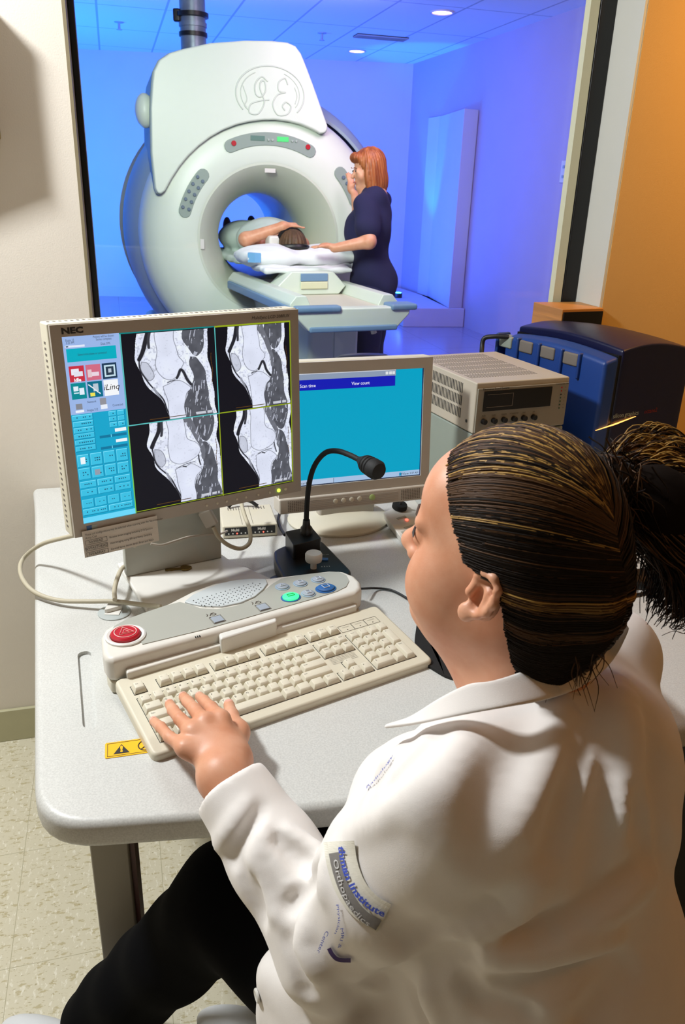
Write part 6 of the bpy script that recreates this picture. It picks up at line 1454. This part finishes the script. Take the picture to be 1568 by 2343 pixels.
M_hd = mat('hair_dark', hx('1d130c'), .6, noise=.4, nscale=60, spec=.2); M_hm = mat('hair_brown', hx('4a3018'), .5, spec=.3); M_hb = mat('hair_blond_streak', hx('a88343'), .42, spec=.4)
hme = hs.mesh('hair', HO-.22, HO+.22, .0035)
hair = link('hair', hme, M_hd, op)
ht = bvh_of(hme)
hc0 = h(-.02, 0, .015)
def surf(dr, off):
    r_ = ht.ray_cast(Vector(hc0+dr*.3), Vector(-dr)); return np.array(r_[0])+dr*off if r_[0] is not None else hc0+dr*.1
cu = bpy.data.curves.new('hair_strands', 'CURVE'); cu.dimensions = '3D'; cu.bevel_depth = .0008; cu.bevel_resolution = 0; cu.use_fill_caps = False
for m_ in (M_hd, M_hm, M_hb): cu.materials.append(m_)
def add_strand(P, mi, r0=1.0, r1=.5):
    sp_ = cu.splines.new('POLY'); sp_.points.add(len(P)-1); sp_.points.foreach_set('co', np.concatenate([np.array(P), np.ones((len(P), 1))], 1).ravel()); sp_.material_index = mi; sp_.use_smooth = True
    sp_.points.foreach_set('radius', np.linspace(r0, r1, len(P)))
bd_ = _n(BUN-hc0); r2 = np.random.default_rng(11)
for i in range(2600):
    z = r2.uniform(-.10, .13); side = 1 if r2.random() < .88 else -1
    if z > .085: y_ = r2.uniform(-.06, .078); 
    else: y_ = .075*side
    x_ = np.interp(z, HZ, HX)-.002-r2.random()**2*.05+(.006*r2.random() if r2.random() < .3 else 0)
    p0 = h(x_+.45*max(.055-abs(y_), 0)*(z > .05), y_, z); d0 = _n(p0-hc0)
    st = .8*math.sin(z*105+2.1*math.sin(z*47+.5))+.5*math.sin(z*263+1)+r2.normal()*.55
    mi = 2 if (st > 1.15 and z > -.015) else (1 if (st > .1 and z > -.03) or (z > .06 and r2.random() < .4) else 0)
    off_ = .0010+.0030*r2.random(); de = _n(h(-.10, .02, .80*z+.012)-hc0); w_ = math.acos(max(-1, min(1, d0@de))); pts = []; n_ = 11
    sag = .10*math.sin(PI*.5)*(z < .02)
    for k in range(n_):
        t = k/(n_-1); dr = (math.sin((1-t)*w_)*d0+math.sin(t*w_)*de)/(math.sin(w_)+1e-6); dr = _n(dr+np.array([0, 0, -.03*math.sin(PI*t)]))
        pts.append(surf(dr, off_))
    add_strand(pts, mi, 1.1, .9)
# ponytail: sheaf of strands falling to the right
PT = [BUN, bd(1440, 1118, .80)+oi, bd(1505, 1118, .80)+oi, bd(1556, 1150, .80)+oi, bd(1580, 1210, .80)+oi, bd(1572, 1285, .81)+oi, bd(1545, 1340, .82)+oi, bd(1520, 1385, .82)+oi]
for i in range(2200):
    a = r2.uniform(0, 2*PI); rr = math.sqrt(r2.random()); u_, v_ = rr*math.cos(a), rr*math.sin(a); fl = r2.uniform(.7, 1.0); spr = [.014, .026, .031, .033, .034, .032, .028, .022]
    if r2.random() < .3: spr = [s_*1.45 for s_ in spr]
    P = []
    for k, c in enumerate(PT):
        P.append(c+spr[k]*(u_*CM[0]-v_*CM[1]*(1.6 if 1 < k < 6 else 1.1))+spr[k]*.7*v_*CM[2]+r2.normal(size=3)*.002*(k > 0))
    P = spline(P, 5); P = P[:max(8, int(len(P)*fl))]
    mi = 2 if (u_*.5+v_ > .55 and r2.random() < .6) else (1 if r2.random() < .45 else 0); add_strand(P, mi, 1.2, .5)
for i in range(420):   # inner loop of the ponytail and loose nape hair
    a = r2.uniform(0, 2*PI); q = r2.random(); c0_ = BUN+.02*r2.normal(size=3); e = bd(1400+150*q, 1200+120*q+25*r2.normal(), .80+.01*r2.normal())+oi; m_ = (c0_+e)/2+np.array([.0, 0, .02])
    add_strand(spline([c0_, m_+.008*r2.normal(size=3), e], 6), int(r2.random() < .35), 1.1, .5)
for i in range(30):
    s0 = surf(_n(h(-.11, .03+.02*r2.normal(), -.06+.02*r2.normal())-hc0), .001); e = s0+np.array([.004, -.0, -.028])+.010*r2.normal(size=3); add_strand(spline([s0, (s0+e)/2+.003*r2.normal(size=3), e], 4), int(r2.random() < .4), 1, .3)
cs_ = bpy.data.objects.new('hair_strands', cu); COL.objects.link(cs_); cs_.parent = hair; cs_['kind'] = 'stuff'
s = Solid().path(PT[:7], [.018, .018, .020, .020, .020, .016, .008], k=.02).ell(bd(1480, 1200, .80)+oi, (.032, .03, .03), k=.03); link('ponytail', s.mesh('ponytail', np.min(PT, 0)-.06, np.max(PT, 0)+.06, .006), mat('hair_shadow', hx('120b07'), .9, spec=.1), hair)

# ---- the chair under her
ch = thing('office_chair', 'dark office chair under the seated operator, mostly hidden by her coat', 'chair', (.28, .58, 0), R=(BF, BL, Zv))
Mseat = mat('chair_cloth', hx('0d0d10'), .9, noise=.2, nscale=80)
MB().prism(round_poly([(-.22, -.23), (.20, -.23), (.20, .23), (-.22, .23)], .06, 5), .32, .375).build('seat', Mseat, ch, bevel=.02, seg=3)
MB().lathe([(.03, .06), (.03, .32)], 16).build('column', M_black, ch)
for k in range(5):
    a = 2*PI*k/5+.4; c_, s_ = math.cos(a), math.sin(a)
    MB().tube([(0, 0, .085), (.15*c_, .15*s_, .075), (.26*c_, .26*s_, .062)], [.022, .018, .014], 8).build('base_arm', M_black, ch)
    MB().lathe([(.024, -.01), (.026, 0), (.024, .01)], 16, A=(np.array([c_, s_, 0]), Zv, np.array([s_, -c_, 0])), o=(.26*c_, .26*s_, .027)).build('caster', M_black, ch)
